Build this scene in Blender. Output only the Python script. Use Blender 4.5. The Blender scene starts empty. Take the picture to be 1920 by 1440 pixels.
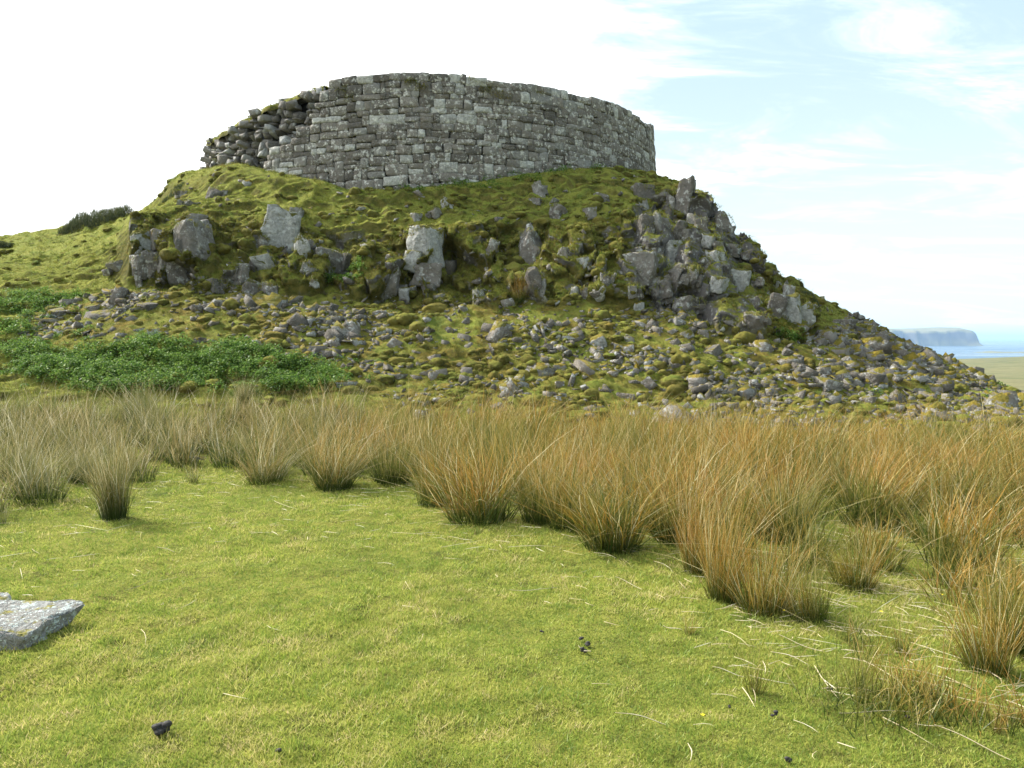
import bpy, bmesh, math, random
import numpy as np
from mathutils import Vector, Matrix
from mathutils.bvhtree import BVHTree

random.seed(7)
RG = np.random.default_rng(11)
SC = bpy.context.scene
COL = SC.collection

# ------------------------------------------------------------------ camera
F = 1500.0
PITCH = math.radians(3.357)
EYE = 1.6
CP, SP = math.cos(PITCH), math.sin(PITCH)
cam_d = bpy.data.cameras.new("camera")
cam = bpy.data.objects.new("camera", cam_d)
COL.objects.link(cam)
cam.location = (0, 0, EYE)
cam.rotation_euler = (math.radians(90) - PITCH, 0, 0)
cam_d.sensor_width = 36
cam_d.lens = 36 * F / 1920
cam_d.clip_start = 0.05
cam_d.clip_end = 90000
SC.camera = cam

# ------------------------------------------------------------------ sky, sun, exposure
SUN_AZ = math.radians(-58)      # measured from +Y (the view direction) towards +X
SUN_EL = math.radians(40)
world = bpy.data.worlds.new("World")
SC.world = world
world.use_nodes = True
WN, WL = world.node_tree.nodes, world.node_tree.links
WN.clear()


def wn(t, **k):
    n = WN.new(t)
    for a, b in k.items():
        setattr(n, a, b)
    return n


def wmath(op, a, b=None, clamp=False):
    n = wn('ShaderNodeMath', operation=op)
    n.use_clamp = clamp
    for i, x in enumerate((a, b)):
        if x is None:
            continue
        if isinstance(x, (int, float)):
            n.inputs[i].default_value = x
        else:
            WL.new(x, n.inputs[i])
    return n.outputs[0]


sky = wn('ShaderNodeTexSky', sky_type='NISHITA')
sky.sun_disc = False
sky.sun_elevation = SUN_EL
sky.sun_rotation = SUN_AZ
sky.air_density = 1.0
sky.dust_density = 1.4
sky.ozone_density = 1.0
tc = wn('ShaderNodeTexCoord')
sep = wn('ShaderNodeSeparateXYZ')
WL.new(tc.outputs['Generated'], sep.inputs[0])
# thin cloud sheet: direction projected on a plane overhead
zc = wmath('ADD', wmath('MAXIMUM', sep.outputs[2], 0.0), 0.16)
comb = wn('ShaderNodeCombineXYZ')
WL.new(wmath('DIVIDE', sep.outputs[0], zc), comb.inputs[0])
WL.new(wmath('DIVIDE', sep.outputs[1], zc), comb.inputs[1])
mp = wn('ShaderNodeMapping')
mp.inputs['Rotation'].default_value = (0, 0, 0.55)
mp.inputs['Scale'].default_value = (0.9, 2.3, 1)
WL.new(comb.outputs[0], mp.inputs[0])
nz = wn('ShaderNodeTexNoise')
nz.inputs['Scale'].default_value = 1.5
nz.inputs['Detail'].default_value = 9
nz.inputs['Roughness'].default_value = 0.62
nz.inputs['Distortion'].default_value = 0.5
WL.new(mp.outputs[0], nz.inputs[0])
# cover thickens towards the sun (west / left) and the horizon
side = wmath('SUBTRACT', wmath('MULTIPLY', sep.outputs[0], -1.35), wmath('MULTIPLY', sep.outputs[1], -0.31))
cover = wmath('ADD', nz.outputs[0], side)
cover = wmath('SUBTRACT', cover, wmath('MULTIPLY', wmath('MAXIMUM', sep.outputs[2], 0.0), 0.25))
fac = wn('ShaderNodeMapRange', interpolation_type='SMOOTHSTEP')
WL.new(cover, fac.inputs[0])
fac.inputs[1].default_value = 0.42
fac.inputs[2].default_value = 0.78
mp2 = wn('ShaderNodeMapping')
mp2.inputs['Rotation'].default_value = (0, 0, 1.25)
mp2.inputs['Scale'].default_value = (0.9, 2.1, 1)
WL.new(comb.outputs[0], mp2.inputs[0])
nz2 = wn('ShaderNodeTexNoise')
nz2.inputs['Scale'].default_value = 1.3
nz2.inputs['Detail'].default_value = 10
nz2.inputs['Roughness'].default_value = 0.68
nz2.inputs['Distortion'].default_value = 0.9
WL.new(mp2.outputs[0], nz2.inputs[0])
wisp = wn('ShaderNodeMapRange', interpolation_type='SMOOTHSTEP')
WL.new(nz2.outputs[0], wisp.inputs[0])
wisp.inputs[1].default_value = 0.46
wisp.inputs[2].default_value = 0.80
wisp.inputs[4].default_value = 0.5
mixw = wn('ShaderNodeMix', data_type='RGBA')
WL.new(wmath('MAXIMUM', fac.outputs[0], wisp.outputs[0]), mixw.inputs[0])
skyw = wn('ShaderNodeMix', data_type='RGBA')
low = wn('ShaderNodeMapRange', interpolation_type='SMOOTHSTEP')
WL.new(sep.outputs[2], low.inputs[0])
low.inputs[1].default_value = 0.0
low.inputs[2].default_value = 0.36
low.inputs[3].default_value = 0.85
low.inputs[4].default_value = 0.0
WL.new(low.outputs[0], skyw.inputs[0])
cy = wn('ShaderNodeMix', data_type='RGBA')
cy.inputs[0].default_value = 0.92
WL.new(sky.outputs[0], cy.inputs[6])
cy.inputs[7].default_value = (2.1, 2.75, 3.0, 1)
WL.new(cy.outputs[2], skyw.inputs[6])
skyw.inputs[7].default_value = (3.3, 3.75, 3.9, 1)
WL.new(skyw.outputs[2], mixw.inputs[6])
mixw.inputs[7].default_value = (7.0, 7.15, 7.25, 1)
bg = wn('ShaderNodeBackground')
bg.inputs[1].default_value = 0.145
WL.new(mixw.outputs[2], bg.inputs[0])
wo = wn('ShaderNodeOutputWorld')
WL.new(bg.outputs[0], wo.inputs[0])

sd = bpy.data.lights.new("sun", 'SUN')
sd.energy = 4.3
sd.angle = math.radians(0.6)
sd.color = (1.0, 0.95, 0.86)
sun = bpy.data.objects.new("sun", sd)
COL.objects.link(sun)
sdir = Vector((math.sin(SUN_AZ) * math.cos(SUN_EL), math.cos(SUN_AZ) * math.cos(SUN_EL), math.sin(SUN_EL)))
sun.rotation_euler = sdir.to_track_quat('Z', 'Y').to_euler()

SC.view_settings.view_transform = 'Standard'
SC.view_settings.look = 'None'
SC.view_settings.exposure = 1.16
SC.view_settings.gamma = 1.0
SC.view_settings.use_curve_mapping = False
SC.render.engine = 'CYCLES'
SC.cycles.max_bounces = 6
SC.cycles.diffuse_bounces = 3
SC.cycles.transmission_bounces = 3
SC.cycles.volume_bounces = 1


# ------------------------------------------------------------------ projection helpers
def ray(u, v):
    a = (u - 960) / F
    b = (720 - v) / F
    return np.array([a, CP + b * SP, -SP + b * CP])


def z_at(v, Y):
    b = (720 - np.asarray(v, float)) / F
    return EYE + Y * (-SP + b * CP) / (CP + b * SP)


def project(X, Y, Z):
    zz = Z - EYE
    d = Y * CP - zz * SP
    d = np.where(np.abs(d) < 1e-3, 1e-3, d)
    up = Y * SP + zz * CP
    return 960 + F * X / d, 720 - F * up / d


# ------------------------------------------------------------------ numpy noise
def _h(i, j, k, s):
    n = (i * 374761393 + j * 668265263 + k * 2147483647 + s * 974634521) & 0xffffffff
    n = ((n ^ (n >> 13)) * 1274126177) & 0xffffffff
    n = ((n ^ (n >> 16)) * 2246822519) & 0xffffffff
    return ((n ^ (n >> 15)) & 0xffffff) / float(0xffffff)


def vnoise(x, y, z, s=0):
    xi, yi, zi = np.floor(x), np.floor(y), np.floor(z)
    fx, fy, fz = x - xi, y - yi, z - zi
    fx, fy, fz = (f * f * (3 - 2 * f) for f in (fx, fy, fz))
    xi, yi, zi = xi.astype(np.int64), yi.astype(np.int64), zi.astype(np.int64)
    r = 0
    for a in (0, 1):
        wa = fx if a else 1 - fx
        for b in (0, 1):
            wb = fy if b else 1 - fy
            for c in (0, 1):
                wc = fz if c else 1 - fz
                r = r + wa * wb * wc * _h(xi + a, yi + b, zi + c, s)
    return r * 2 - 1


def fbm(x, y, z, o=4, s=0, g=0.5):
    r, a, t = 0, 1.0, 0
    for i in range(o):
        r = r + a * vnoise(x, y, z, s + i)
        t += a
        a *= g
        x, y, z = x * 2.03 + 7.1, y * 2.03 + 3.3, z * 2.03 + 5.7
    return r / t


def cells(x, y, s=0):
    """2D worley: distance to the edge (F2-F1) and the random value of the nearest cell"""
    xi, yi = np.floor(x).astype(np.int64), np.floor(y).astype(np.int64)
    f1 = np.full(x.shape, 9.0)
    f2 = np.full(x.shape, 9.0)
    rid = np.zeros(x.shape)
    for a in (-1, 0, 1):
        for b in (-1, 0, 1):
            cx, cy = xi + a, yi + b
            px = cx + _h(cx, cy, 0 * cx, s)
            py = cy + _h(cx, cy, 0 * cx + 1, s)
            d = np.hypot(x - px, y - py)
            rv = _h(cx, cy, 0 * cx + 2, s)
            near = d < f1
            f2 = np.where(near, f1, np.minimum(f2, d))
            rid = np.where(near, rv, rid)
            f1 = np.where(near, d, f1)
    return f2 - f1, rid


def sstep(a, b, x):
    t = np.clip((x - a) / (b - a), 0, 1)
    return t * t * (3 - 2 * t)


# ------------------------------------------------------------------ mesh helpers
def mesh_np(name, V, faces=None, tris=None, quads=None, smooth=False, attrs=None):
    me = bpy.data.meshes.new(name)
    V = np.asarray(V, np.float32)
    me.vertices.add(len(V))
    me.vertices.foreach_set('co', V.ravel())
    li, ls = [], []
    n0 = 0
    if quads is not None and len(quads):
        li.append(np.asarray(quads, np.int32).ravel())
        ls.append(np.arange(len(quads)) * 4)
        n0 = len(quads) * 4
    if tris is not None and len(tris):
        li.append(np.asarray(tris, np.int32).ravel())
        ls.append(n0 + np.arange(len(tris)) * 3)
    li = np.concatenate(li).astype(np.int32)
    ls = np.concatenate(ls).astype(np.int32)
    me.loops.add(len(li))
    me.loops.foreach_set('vertex_index', li)
    me.polygons.add(len(ls))
    me.polygons.foreach_set('loop_start', ls)
    if smooth:
        me.polygons.foreach_set('use_smooth', np.ones(len(ls), bool))
    for k, a in (attrs or {}).items():
        at = me.attributes.new(k, 'FLOAT', 'POINT')
        at.data.foreach_set('value', np.asarray(a, np.float32).ravel())
    me.update(calc_edges=True)
    return me


def link(name, me, mat=None, parent=None):
    o = bpy.data.objects.new(name, me)
    COL.objects.link(o)
    if mat is not None and len(me.materials) == 0:
        me.materials.append(mat)
    if parent is not None:
        o.parent = parent
    return o


def tag(o, label=None, cat=None, group=None, kind=None):
    if label:
        o['label'] = label
    if cat:
        o['category'] = cat
    if group:
        o['group'] = group
    if kind:
        o['kind'] = kind
    return o


def empty(name, loc):
    o = bpy.data.objects.new(name, None)
    o.location = loc
    o.empty_display_size = 0.2
    COL.objects.link(o)
    return o


# ------------------------------------------------------------------ materials
class NT:
    def __init__(s, name):
        s.m = bpy.data.materials.new(name)
        s.m.use_nodes = True
        s.N, s.L = s.m.node_tree.nodes, s.m.node_tree.links
        s.N.clear()
        s.geo = s.n('ShaderNodeNewGeometry')
        s.out = s.n('ShaderNodeOutputMaterial')

    def n(s, t, **k):
        x = s.N.new(t)
        for a, b in k.items():
            setattr(x, a, b)
        return x

    def put(s, v, sock):
        if isinstance(v, bpy.types.NodeSocket):
            s.L.new(v, sock)
        elif isinstance(v, tuple) and len(v) == 3 and sock.type == 'RGBA':
            sock.default_value = (*v, 1)
        else:
            sock.default_value = v

    def math(s, op, a, b=0.0, clamp=False):
        x = s.n('ShaderNodeMath', operation=op)
        x.use_clamp = clamp
        s.put(a, x.inputs[0])
        s.put(b, x.inputs[1])
        return x.outputs[0]

    def noise(s, scale, detail=4, rough=0.55, vec=None, dist=0.0, col=False):
        x = s.n('ShaderNodeTexNoise')
        s.L.new(vec if vec is not None else s.geo.outputs['Position'], x.inputs['Vector'])
        x.inputs['Scale'].default_value = scale
        x.inputs['Detail'].default_value = detail
        x.inputs['Roughness'].default_value = rough
        x.inputs['Distortion'].default_value = dist
        return x.outputs[1 if col else 0]

    def voro(s, scale, vec=None, out=0, rnd=1.0):
        x = s.n('ShaderNodeTexVoronoi')
        s.L.new(vec if vec is not None else s.geo.outputs['Position'], x.inputs['Vector'])
        x.inputs['Scale'].default_value = scale
        x.inputs['Randomness'].default_value = rnd
        return x.outputs[out]

    def rng(s, v, a, b, c=0.0, d=1.0, smooth=True):
        x = s.n('ShaderNodeMapRange', interpolation_type='SMOOTHSTEP' if smooth else 'LINEAR')
        s.put(v, x.inputs[0])
        for i, q in enumerate((a, b, c, d)):
            x.inputs[i + 1].default_value = q
        return x.outputs[0]

    def mix(s, f, a, b, mode='MIX'):
        x = s.n('ShaderNodeMix', data_type='RGBA', blend_type=mode)
        s.put(f, x.inputs[0])
        s.put(a, x.inputs[6])
        s.put(b, x.inputs[7])
        return x.outputs[2]

    def ramp(s, f, stops, interp='LINEAR'):
        x = s.n('ShaderNodeValToRGB')
        x.color_ramp.interpolation = interp
        s.put(f, x.inputs[0])
        e = x.color_ramp.elements
        while len(e) < len(stops):
            e.new(0.5)
        for q, (p, c) in zip(e, stops):
            q.position = p
            q.color = (*c, 1)
        return x.outputs[0]

    def attr(s, name):
        return s.n('ShaderNodeAttribute', attribute_name=name).outputs['Fac']

    def bump(s, h, strength=0.5, dist=0.02, nrm=None):
        x = s.n('ShaderNodeBump')
        x.inputs['Strength'].default_value = strength
        x.inputs['Distance'].default_value = dist
        s.L.new(h, x.inputs['Height'])
        if nrm is not None:
            s.L.new(nrm, x.inputs['Normal'])
        return x.outputs[0]

    def bsdf(s, col, rough=0.9, nrm=None, spec=0.25):
        x = s.n('ShaderNodeBsdfPrincipled')
        s.put(col, x.inputs['Base Color'])
        s.put(rough, x.inputs['Roughness'])
        x.inputs['Specular IOR Level'].default_value = spec
        if nrm is not None:
            s.L.new(nrm, x.inputs['Normal'])
        return x.outputs[0]

    def done(s, sh):
        s.L.new(sh, s.out.inputs[0])
        return s.m

    def rnd(s):
        oi = s.n('ShaderNodeObjectInfo')
        return s.math('FRACT', s.math('ADD', oi.outputs['Random'], s.geo.outputs['Random Per Island']))

    def up(s):
        x = s.n('ShaderNodeSeparateXYZ')
        s.L.new(s.geo.outputs['Normal'], x.inputs[0])
        return x.outputs[2]

    def pos(s):
        x = s.n('ShaderNodeSeparateXYZ')
        s.L.new(s.geo.outputs['Position'], x.inputs[0])
        return x.outputs


GRASSY = [(0.0, (0.075, 0.105, 0.020)), (0.3, (0.155, 0.180, 0.032)), (0.55, (0.245, 0.255, 0.046)),
          (0.8, (0.245, 0.215, 0.055)), (1.0, (0.175, 0.125, 0.045))]


def rock_mat(name, dark=(0.085, 0.078, 0.068), mid=(0.20, 0.185, 0.165), pale=(0.43, 0.44, 0.42), moss=0.5, lichen=0.5,
             mossc=((0.075, 0.090, 0.014), (0.20, 0.175, 0.030)), s=1.0):
    t = NT(name)
    r = t.rnd()
    big = t.noise(1.7 * s, 5, 0.6)
    fine = t.noise(14 * s, 6, 0.65)
    base = t.mix(t.math('ADD', t.math('MULTIPLY', fine, 0.75), t.math('MULTIPLY', t.math('SUBTRACT', r, 0.45), 0.95), True), dark, mid)
    base = t.mix(t.rng(t.noise(4.5 * s, 5, 0.6), 0.45, 0.75, 0, 0.55), base, (0.215, 0.185, 0.155))
    base = t.mix(t.rng(t.math('ADD', r, t.math('MULTIPLY', big, 0.4)), 0.75, 1.2, 0, 0.6), base, (0.13, 0.145, 0.150))
    base = t.mix(t.math('MULTIPLY', t.rng(r, 0.80, 0.95), t.rng(fine, 0.3, 0.7, 0.2, 0.75)), base, pale)
    # crustose lichen: round pale blotches with ragged edges
    wv = t.n('ShaderNodeVectorMath', operation='MULTIPLY_ADD')
    t.L.new(t.noise(9 * s, 4, col=True), wv.inputs[0])
    wv.inputs[1].default_value = (0.30, 0.30, 0.30)
    t.L.new(t.geo.outputs['Position'], wv.inputs[2])
    blot = t.math('MAXIMUM', t.rng(t.voro(5.6 * s, wv.outputs[0]), 0.22, 0.36, 1, 0), t.rng(t.noise(5.0 * s, 6, 0.7), 0.55, 0.64, 0, 0.8))
    where = t.rng(t.math('ADD', t.noise(0.9 * s, 4, 0.6), t.math('MULTIPLY', r, 0.16)), 0.66 - 0.3 * lichen, 0.80 - 0.3 * lichen)
    base = t.mix(t.math('MULTIPLY', t.math('MULTIPLY', blot, where), t.rng(fine, 0.3, 0.6, 0.4, 0.95)), base, pale)
    speck = t.rng(t.voro(19 * s, wv.outputs[0]), 0.18, 0.30, 1, 0)
    base = t.mix(t.math('MULTIPLY', t.math('MULTIPLY', speck, t.rng(t.noise(2.3 * s, 3), 0.42, 0.6)), 0.75), base, pale)
    base = t.mix(t.rng(t.noise(6 * s, 3, 0.6), 0.60, 0.74, 0, 0.5), base, (0.055, 0.053, 0.045))
    if moss > 0:
        mc = t.mix(t.rng(t.noise(3 * s, 3), 0.3, 0.7), *mossc)
        mc = t.mix(t.rng(t.noise(60, 2), 0.35, 0.65, 0, 0.6), mc, (0.05, 0.058, 0.012))
        upn = t.math('ADD', t.up(), t.math('MULTIPLY', t.math('SUBTRACT', t.noise(3.2 * s, 5, 0.65), 0.5), 2.6))
        mf = t.rng(t.math('ADD', upn, t.math('MULTIPLY', t.math('SUBTRACT', r, 0.5), 0.7)), 1.12 - 0.75 * moss, 1.36 - 0.75 * moss)
        base = t.mix(mf, base, mc)
    h = t.math('ADD', t.math('MULTIPLY', t.noise(22 * s, 8, 0.7), 0.5), t.noise(5 * s, 4, 0.6))
    cr_ = t.math('MULTIPLY', t.rng(t.voro(2.6 * s, wv.outputs[0], 0), 0.0, 0.6), 0.6)
    h = t.math('ADD', h, cr_)
    return t.done(t.bsdf(base, 0.92, t.bump(h, 1.0, 0.075 / s), 0.2))


def blade_mat(name, root, mids, tip, trans=0.35, far=None, tint=0.0, clump=False, half=False):
    """stems and blades: colour runs along the stem (t) and differs from stem to stem (rnd)"""
    t = NT(name)
    rn = t.attr('rnd')
    tt = t.attr('t')
    m = t.ramp(rn, mids)
    if clump:   # some clumps are greener, some redder, some bleached; the stand at the west end is greyer
        cn = t.noise(1.15, 3, 0.6)
        m = t.mix(t.rng(cn, 0.44, 0.60, 0, 0.8), m, t.ramp(rn, [(0, (0.04, 0.08, 0.012)), (0.7, (0.14, 0.17, 0.030)), (1, (0.36, 0.27, 0.09))]))
        m = t.mix(t.rng(cn, 0.46, 0.34, 0, 0.45), m, (0.40, 0.20, 0.055))
        west = t.rng(t.math('ADD', t.pos()[0], t.math('MULTIPLY', t.noise(0.6, 2), 4.0)), 2.2, -2.5, 0, 0.75)
        m = t.mix(west, m, t.ramp(rn, [(0, (0.085, 0.11, 0.03)), (0.5, (0.20, 0.20, 0.085)), (0.8, (0.34, 0.31, 0.18)), (1, (0.55, 0.53, 0.42))]))
    c = t.mix(t.rng(tt, 0.03, 0.62 if clump else 0.5), root, m)
    c = t.mix(t.math('MULTIPLY', t.rng(tt, 0.55, 1.0), 0.35 if clump or half else 0.8), c, tip)
    if far is not None:   # another stand of the same plant: greener / greyer, by patch
        g = t.rng(t.math('ADD', t.math('MULTIPLY', t.pos()[0], 0.11), t.math('MULTIPLY', t.noise(0.55, 3), 1.4)), *far)
        c = t.mix(g, t.mix(0.55, c, t.ramp(rn, [(0, (0.12, 0.13, 0.055)), (1, (0.30, 0.29, 0.20))])), c)
    c = t.mix(t.rng(t.noise(1.4, 3), 0.38, 0.62, 0, tint), c, (0.08, 0.12, 0.02))
    if half:
        c = t.mix(t.rng(t.noise(4.6, 5, 0.7), 0.50, 0.70, 0, 0.25), c, (0.11, 0.105, 0.028))
    d = t.n('ShaderNodeBsdfDiffuse')
    t.L.new(c, d.inputs[0])
    tr = t.n('ShaderNodeBsdfTranslucent')
    t.L.new(c, tr.inputs[0])
    mx = t.n('ShaderNodeMixShader')
    mx.inputs[0].default_value = trans
    t.L.new(d.outputs[0], mx.inputs[1])
    t.L.new(tr.outputs[0], mx.inputs[2])
    gl = t.n('ShaderNodeBsdfGlossy')
    gl.inputs['Roughness'].default_value = 0.45
    gl.inputs['Color'].default_value = (1, 1, 1, 1)
    m2 = t.n('ShaderNodeMixShader')
    m2.inputs[0].default_value = 0.015
    t.L.new(mx.outputs[0], m2.inputs[1])
    t.L.new(gl.outputs[0], m2.inputs[2])
    return t.done(m2.outputs[0])


M = {}
M['crag'] = rock_mat('crag_rock', dark=(0.095, 0.088, 0.078), mid=(0.31, 0.288, 0.258), moss=0.62, lichen=0.72, mossc=((0.060, 0.065, 0.012), (0.17, 0.145, 0.030)))
M['stone'] = rock_mat('scree_stone', dark=(0.095, 0.086, 0.072), mid=(0.30, 0.270, 0.232), moss=0.62, lichen=0.60,
                      mossc=((0.12, 0.115, 0.016), (0.27, 0.19, 0.022)), s=1.2)
M['wall'] = rock_mat('wall_stone', dark=(0.092, 0.085, 0.073), mid=(0.285, 0.262, 0.228), pale=(0.56, 0.56, 0.51), moss=0.0, lichen=0.85, s=1.15)
M['core'] = rock_mat('core_stone', dark=(0.10, 0.095, 0.085), mid=(0.32, 0.30, 0.275), moss=0.12, lichen=0.42)
M['slab'] = rock_mat('slab_rock', dark=(0.20, 0.20, 0.19), mid=(0.52, 0.50, 0.48), pale=(0.62, 0.72, 0.70), moss=0.42, lichen=0.95,
                     mossc=((0.20, 0.19, 0.05), (0.33, 0.28, 0.09)), s=3.2)

t = NT('wall_backing')
M['backing'] = t.done(t.bsdf(t.mix(t.noise(3), (0.045, 0.043, 0.036), (0.12, 0.112, 0.09)), 1.0, t.bump(t.noise(12, 6), 0.8, 0.06)))


def ground_mat(rocky=1.0):
    t = NT('turf_ground' if rocky else 'moss_turf')
    px = t.pos()
    cr = t.attr('crag')
    scr = t.attr('scree')
    big = t.noise(0.55, 4, 0.6)
    med = t.noise(2.6, 5, 0.62)
    fine = t.noise(28, 5, 0.7)
    f = t.math('ADD', t.math('MULTIPLY', big, 0.45), t.math('MULTIPLY', med, 0.35))
    f = t.math('ADD', f, t.math('MULTIPLY', fine, 0.35))
    g = t.ramp(t.rng(f, 0.30, 0.86, 0, 1, False), GRASSY)
    g = t.mix(t.rng(t.noise(4.2, 6, 0.72), 0.50, 0.68, 0, 0.75), g, (0.062, 0.062, 0.018))
    g = t.mix(t.rng(t.noise(11, 4, 0.7), 0.55, 0.70, 0, 0.6), g, (0.27, 0.245, 0.075))
    # lush darker green patches
    g = t.mix(t.rng(t.noise(0.9, 4, 0.6), 0.56, 0.72, 0, 0.65), g, (0.055, 0.115, 0.022))
    # brown and olive moss thick on the crag
    cm_ = t.mix(t.rng(t.noise(3.5, 5, 0.7), 0.35, 0.65), (0.085, 0.085, 0.020), (0.21, 0.195, 0.040))
    g = t.mix(t.math('MULTIPLY', cr, t.rng(t.noise(1.1, 4, 0.6), 0.34, 0.58, 0.15, 0.9)), g, cm_)
    # golden moss of the scree
    g = t.mix(t.math('MULTIPLY', scr, t.rng(t.noise(1.3, 5, 0.6), 0.42, 0.62, 0.1, 0.9)), g, t.mix(t.rng(t.noise(6, 5, 0.7), 0.35, 0.65), (0.085, 0.075, 0.020), (0.26, 0.185, 0.040)))
    g = t.mix(t.rng(t.noise(3.1, 4, 0.6), 0.52, 0.66, 0, 0.5), g, (0.17, 0.23, 0.035))
    # soil and moss under overhangs / on steep banks
    steep = t.rng(t.math('ADD', t.up(), t.math('MULTIPLY', t.math('SUBTRACT', med, 0.5), 0.7)), 0.42, 0.74, 1, 0)
    soil = t.mix(t.rng(t.noise(5, 5, 0.7), 0.35, 0.65), (0.045, 0.048, 0.012), (0.15, 0.125, 0.035))
    g = t.mix(t.math('MULTIPLY', steep, 0.85), g, soil)
    # bare rock of the crag
    rk = t.mix(t.noise(3.2, 6, 0.65), (0.075, 0.072, 0.068), (0.22, 0.21, 0.20))
    rk = t.mix(t.rng(t.noise(8, 4), 0.55, 0.66, 0, 0.8), rk, (0.42, 0.43, 0.41))
    rf = t.math('MULTIPLY', t.math('MULTIPLY', cr, t.rng(t.math('ADD', t.up(), t.math('MULTIPLY', t.attr('bare'), -0.22)), 0.36, 0.58, 1, 0)), t.rng(t.math('ADD', t.noise(1.5, 4), t.math('MULTIPLY', t.attr('bare'), 0.20)), 0.50, 0.60))
    g = t.mix(t.math('MULTIPLY', rf, rocky), g, rk)
    if not rocky:
        g = t.mix(t.rng(t.geo.outputs['Random Per Island'], 0.45, 0.9, 0, 0.7), g, t.mix(t.noise(5, 4), (0.13, 0.125, 0.028), (0.26, 0.215, 0.05)))
    h = t.math('ADD', t.noise(9, 5, 0.7), t.math('MULTIPLY', t.noise(60, 4, 0.7), 0.35))
    return t.done(t.bsdf(g, 1.0, t.bump(h, 1.0, 0.10), 0.1))


M['ground'] = ground_mat()
M['turf'] = ground_mat(0.0)

# ------------------------------------------------------------------ the lie of the land
# heights are read as sight lines: for a direction u, at distance Y the ground is seen at level v
PROF = {
    -900: {11: 850, 13: 810, 16: 745, 20: 670, 26: 580, 32: 520, 36: 520, 45: 560},
    -200: {9: 897, 11: 845, 13: 785, 16: 690, 20: 590, 26: 505, 32: 470, 36: 478, 45: 540},
    0: {9: 895, 11: 838, 13: 775, 16: 670, 20: 560, 26: 482, 32: 447, 36: 455, 45: 520},
    120: {9: 895, 11: 838, 13: 772, 16: 660, 19: 575, 22: 525, 26: 472, 32: 430, 36: 436, 45: 520},
    215: {9: 895, 11: 838, 13: 770, 16: 655, 18: 590, 20: 545, 23: 487, 27: 440, 32: 404, 36: 415, 45: 520},
    262: {9: 895, 11: 838, 13: 768, 16: 650, 18: 575, 19.4: 535, 20.2: 460, 21.2: 418, 24: 406, 30: 402, 36: 425, 45: 520},
    330: {9: 895, 11: 840, 13: 768, 16: 645, 18: 570, 19.2: 530, 20.0: 455, 21.0: 412, 23: 392, 27: 374, 31: 368, 36: 400, 45: 520},
    400: {9: 895, 11: 840, 13: 768, 16: 645, 18: 575, 19.3: 545, 20.2: 470, 21.2: 418, 23: 382, 26: 350, 30: 326, 36: 340, 45: 520},
    500: {9: 895, 11: 842, 13: 770, 16: 650, 18: 580, 19.3: 550, 20.4: 480, 21.4: 420, 23.2: 370, 26.5: 326, 31: 300, 36: 310, 45: 520},
    620: {9: 895, 11: 843, 13: 775, 16: 665, 18: 590, 19.3: 552, 20.6: 485, 21.8: 425, 23.2: 378, 25.3: 344, 31: 300, 45: 500},
    740: {9: 896, 11: 845, 13: 785, 14.5: 735, 16: 680, 18: 605, 19.3: 566, 20.4: 490, 21.6: 425, 23: 385, 24.2: 360, 31: 300, 45: 500},
    860: {9: 898, 11: 846, 13: 790, 14.5: 742, 16: 686, 18: 606, 19.3: 560, 20.4: 495, 21.6: 428, 23: 380, 24.2: 348, 31: 300, 45: 500},
    1000: {9: 898, 11: 848, 13: 795, 14.5: 748, 16: 690, 18: 608, 19.3: 562, 20.3: 490, 21.4: 430, 23: 374, 25: 328, 31: 300, 45: 500},
    1110: {9: 898, 11: 848, 13: 797, 14.5: 752, 16: 694, 18: 608, 19.3: 560, 20.3: 490, 21.4: 422, 23: 366, 26: 320, 31: 305, 45: 500},
    1230: {9: 898, 11: 849, 13: 800, 14.5: 758, 16: 700, 18: 615, 19.0: 580, 20.2: 500, 21.4: 420, 23: 368, 26: 345, 31: 334, 36: 360, 45: 500},
    1300: {9: 898, 11: 849, 13: 803, 14.5: 762, 16: 706, 18: 628, 18.9: 592, 20.2: 500, 21.6: 410, 23: 372, 26: 366, 31: 385, 36: 430, 45: 540},
    1365: {9: 898, 11: 849, 13: 804, 14.5: 765, 16: 714, 17.8: 645, 18.8: 602, 20.2: 520, 21.6: 450, 23: 418, 25: 415, 31: 460, 45: 580},
    1430: {9: 898, 11: 849, 13: 805, 14.5: 768, 16: 720, 17.8: 655, 18.6: 622, 20: 560, 21.6: 520, 23.5: 503, 26: 512, 31: 550, 45: 620},
    1510: {9: 898, 11: 849, 13: 806, 14.5: 772, 16: 727, 17.6: 665, 18.6: 640, 20: 592, 22: 560, 24: 550, 27: 560, 31: 590, 45: 660},
    1600: {9: 898, 11: 849, 13: 808, 14.5: 776, 16: 737, 18: 684, 20: 638, 22: 606, 24: 594, 27: 604, 31: 630, 45: 690},
    1690: {9: 898, 11: 849, 13: 808, 14.5: 782, 16: 750, 18: 708, 20: 672, 22: 649, 24: 643, 27: 654, 31: 675, 45: 720},
    1790: {9: 898, 11: 849, 13: 810, 14.5: 788, 16: 766, 18: 732, 20: 704, 22: 690, 24: 690, 27: 700, 31: 716, 45: 750},
    1900: {9: 898, 11: 850, 13: 812, 14.5: 794, 16: 779, 18: 760, 20: 745, 22: 741, 24: 745, 27: 754, 31: 764, 45: 780},
    2200: {9: 898, 11: 850, 13: 816, 16: 786, 20: 768, 24: 762, 31: 775, 45: 785},
    3200: {9: 898, 11: 850, 13: 816, 16: 786, 20: 768, 24: 762, 31: 775, 45: 785},
}
TU = np.arange(-900, 3201, 10.0)
TY = np.concatenate([np.arange(1.0, 46, 0.25), np.geomspace(48, 3000, 60)])


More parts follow.
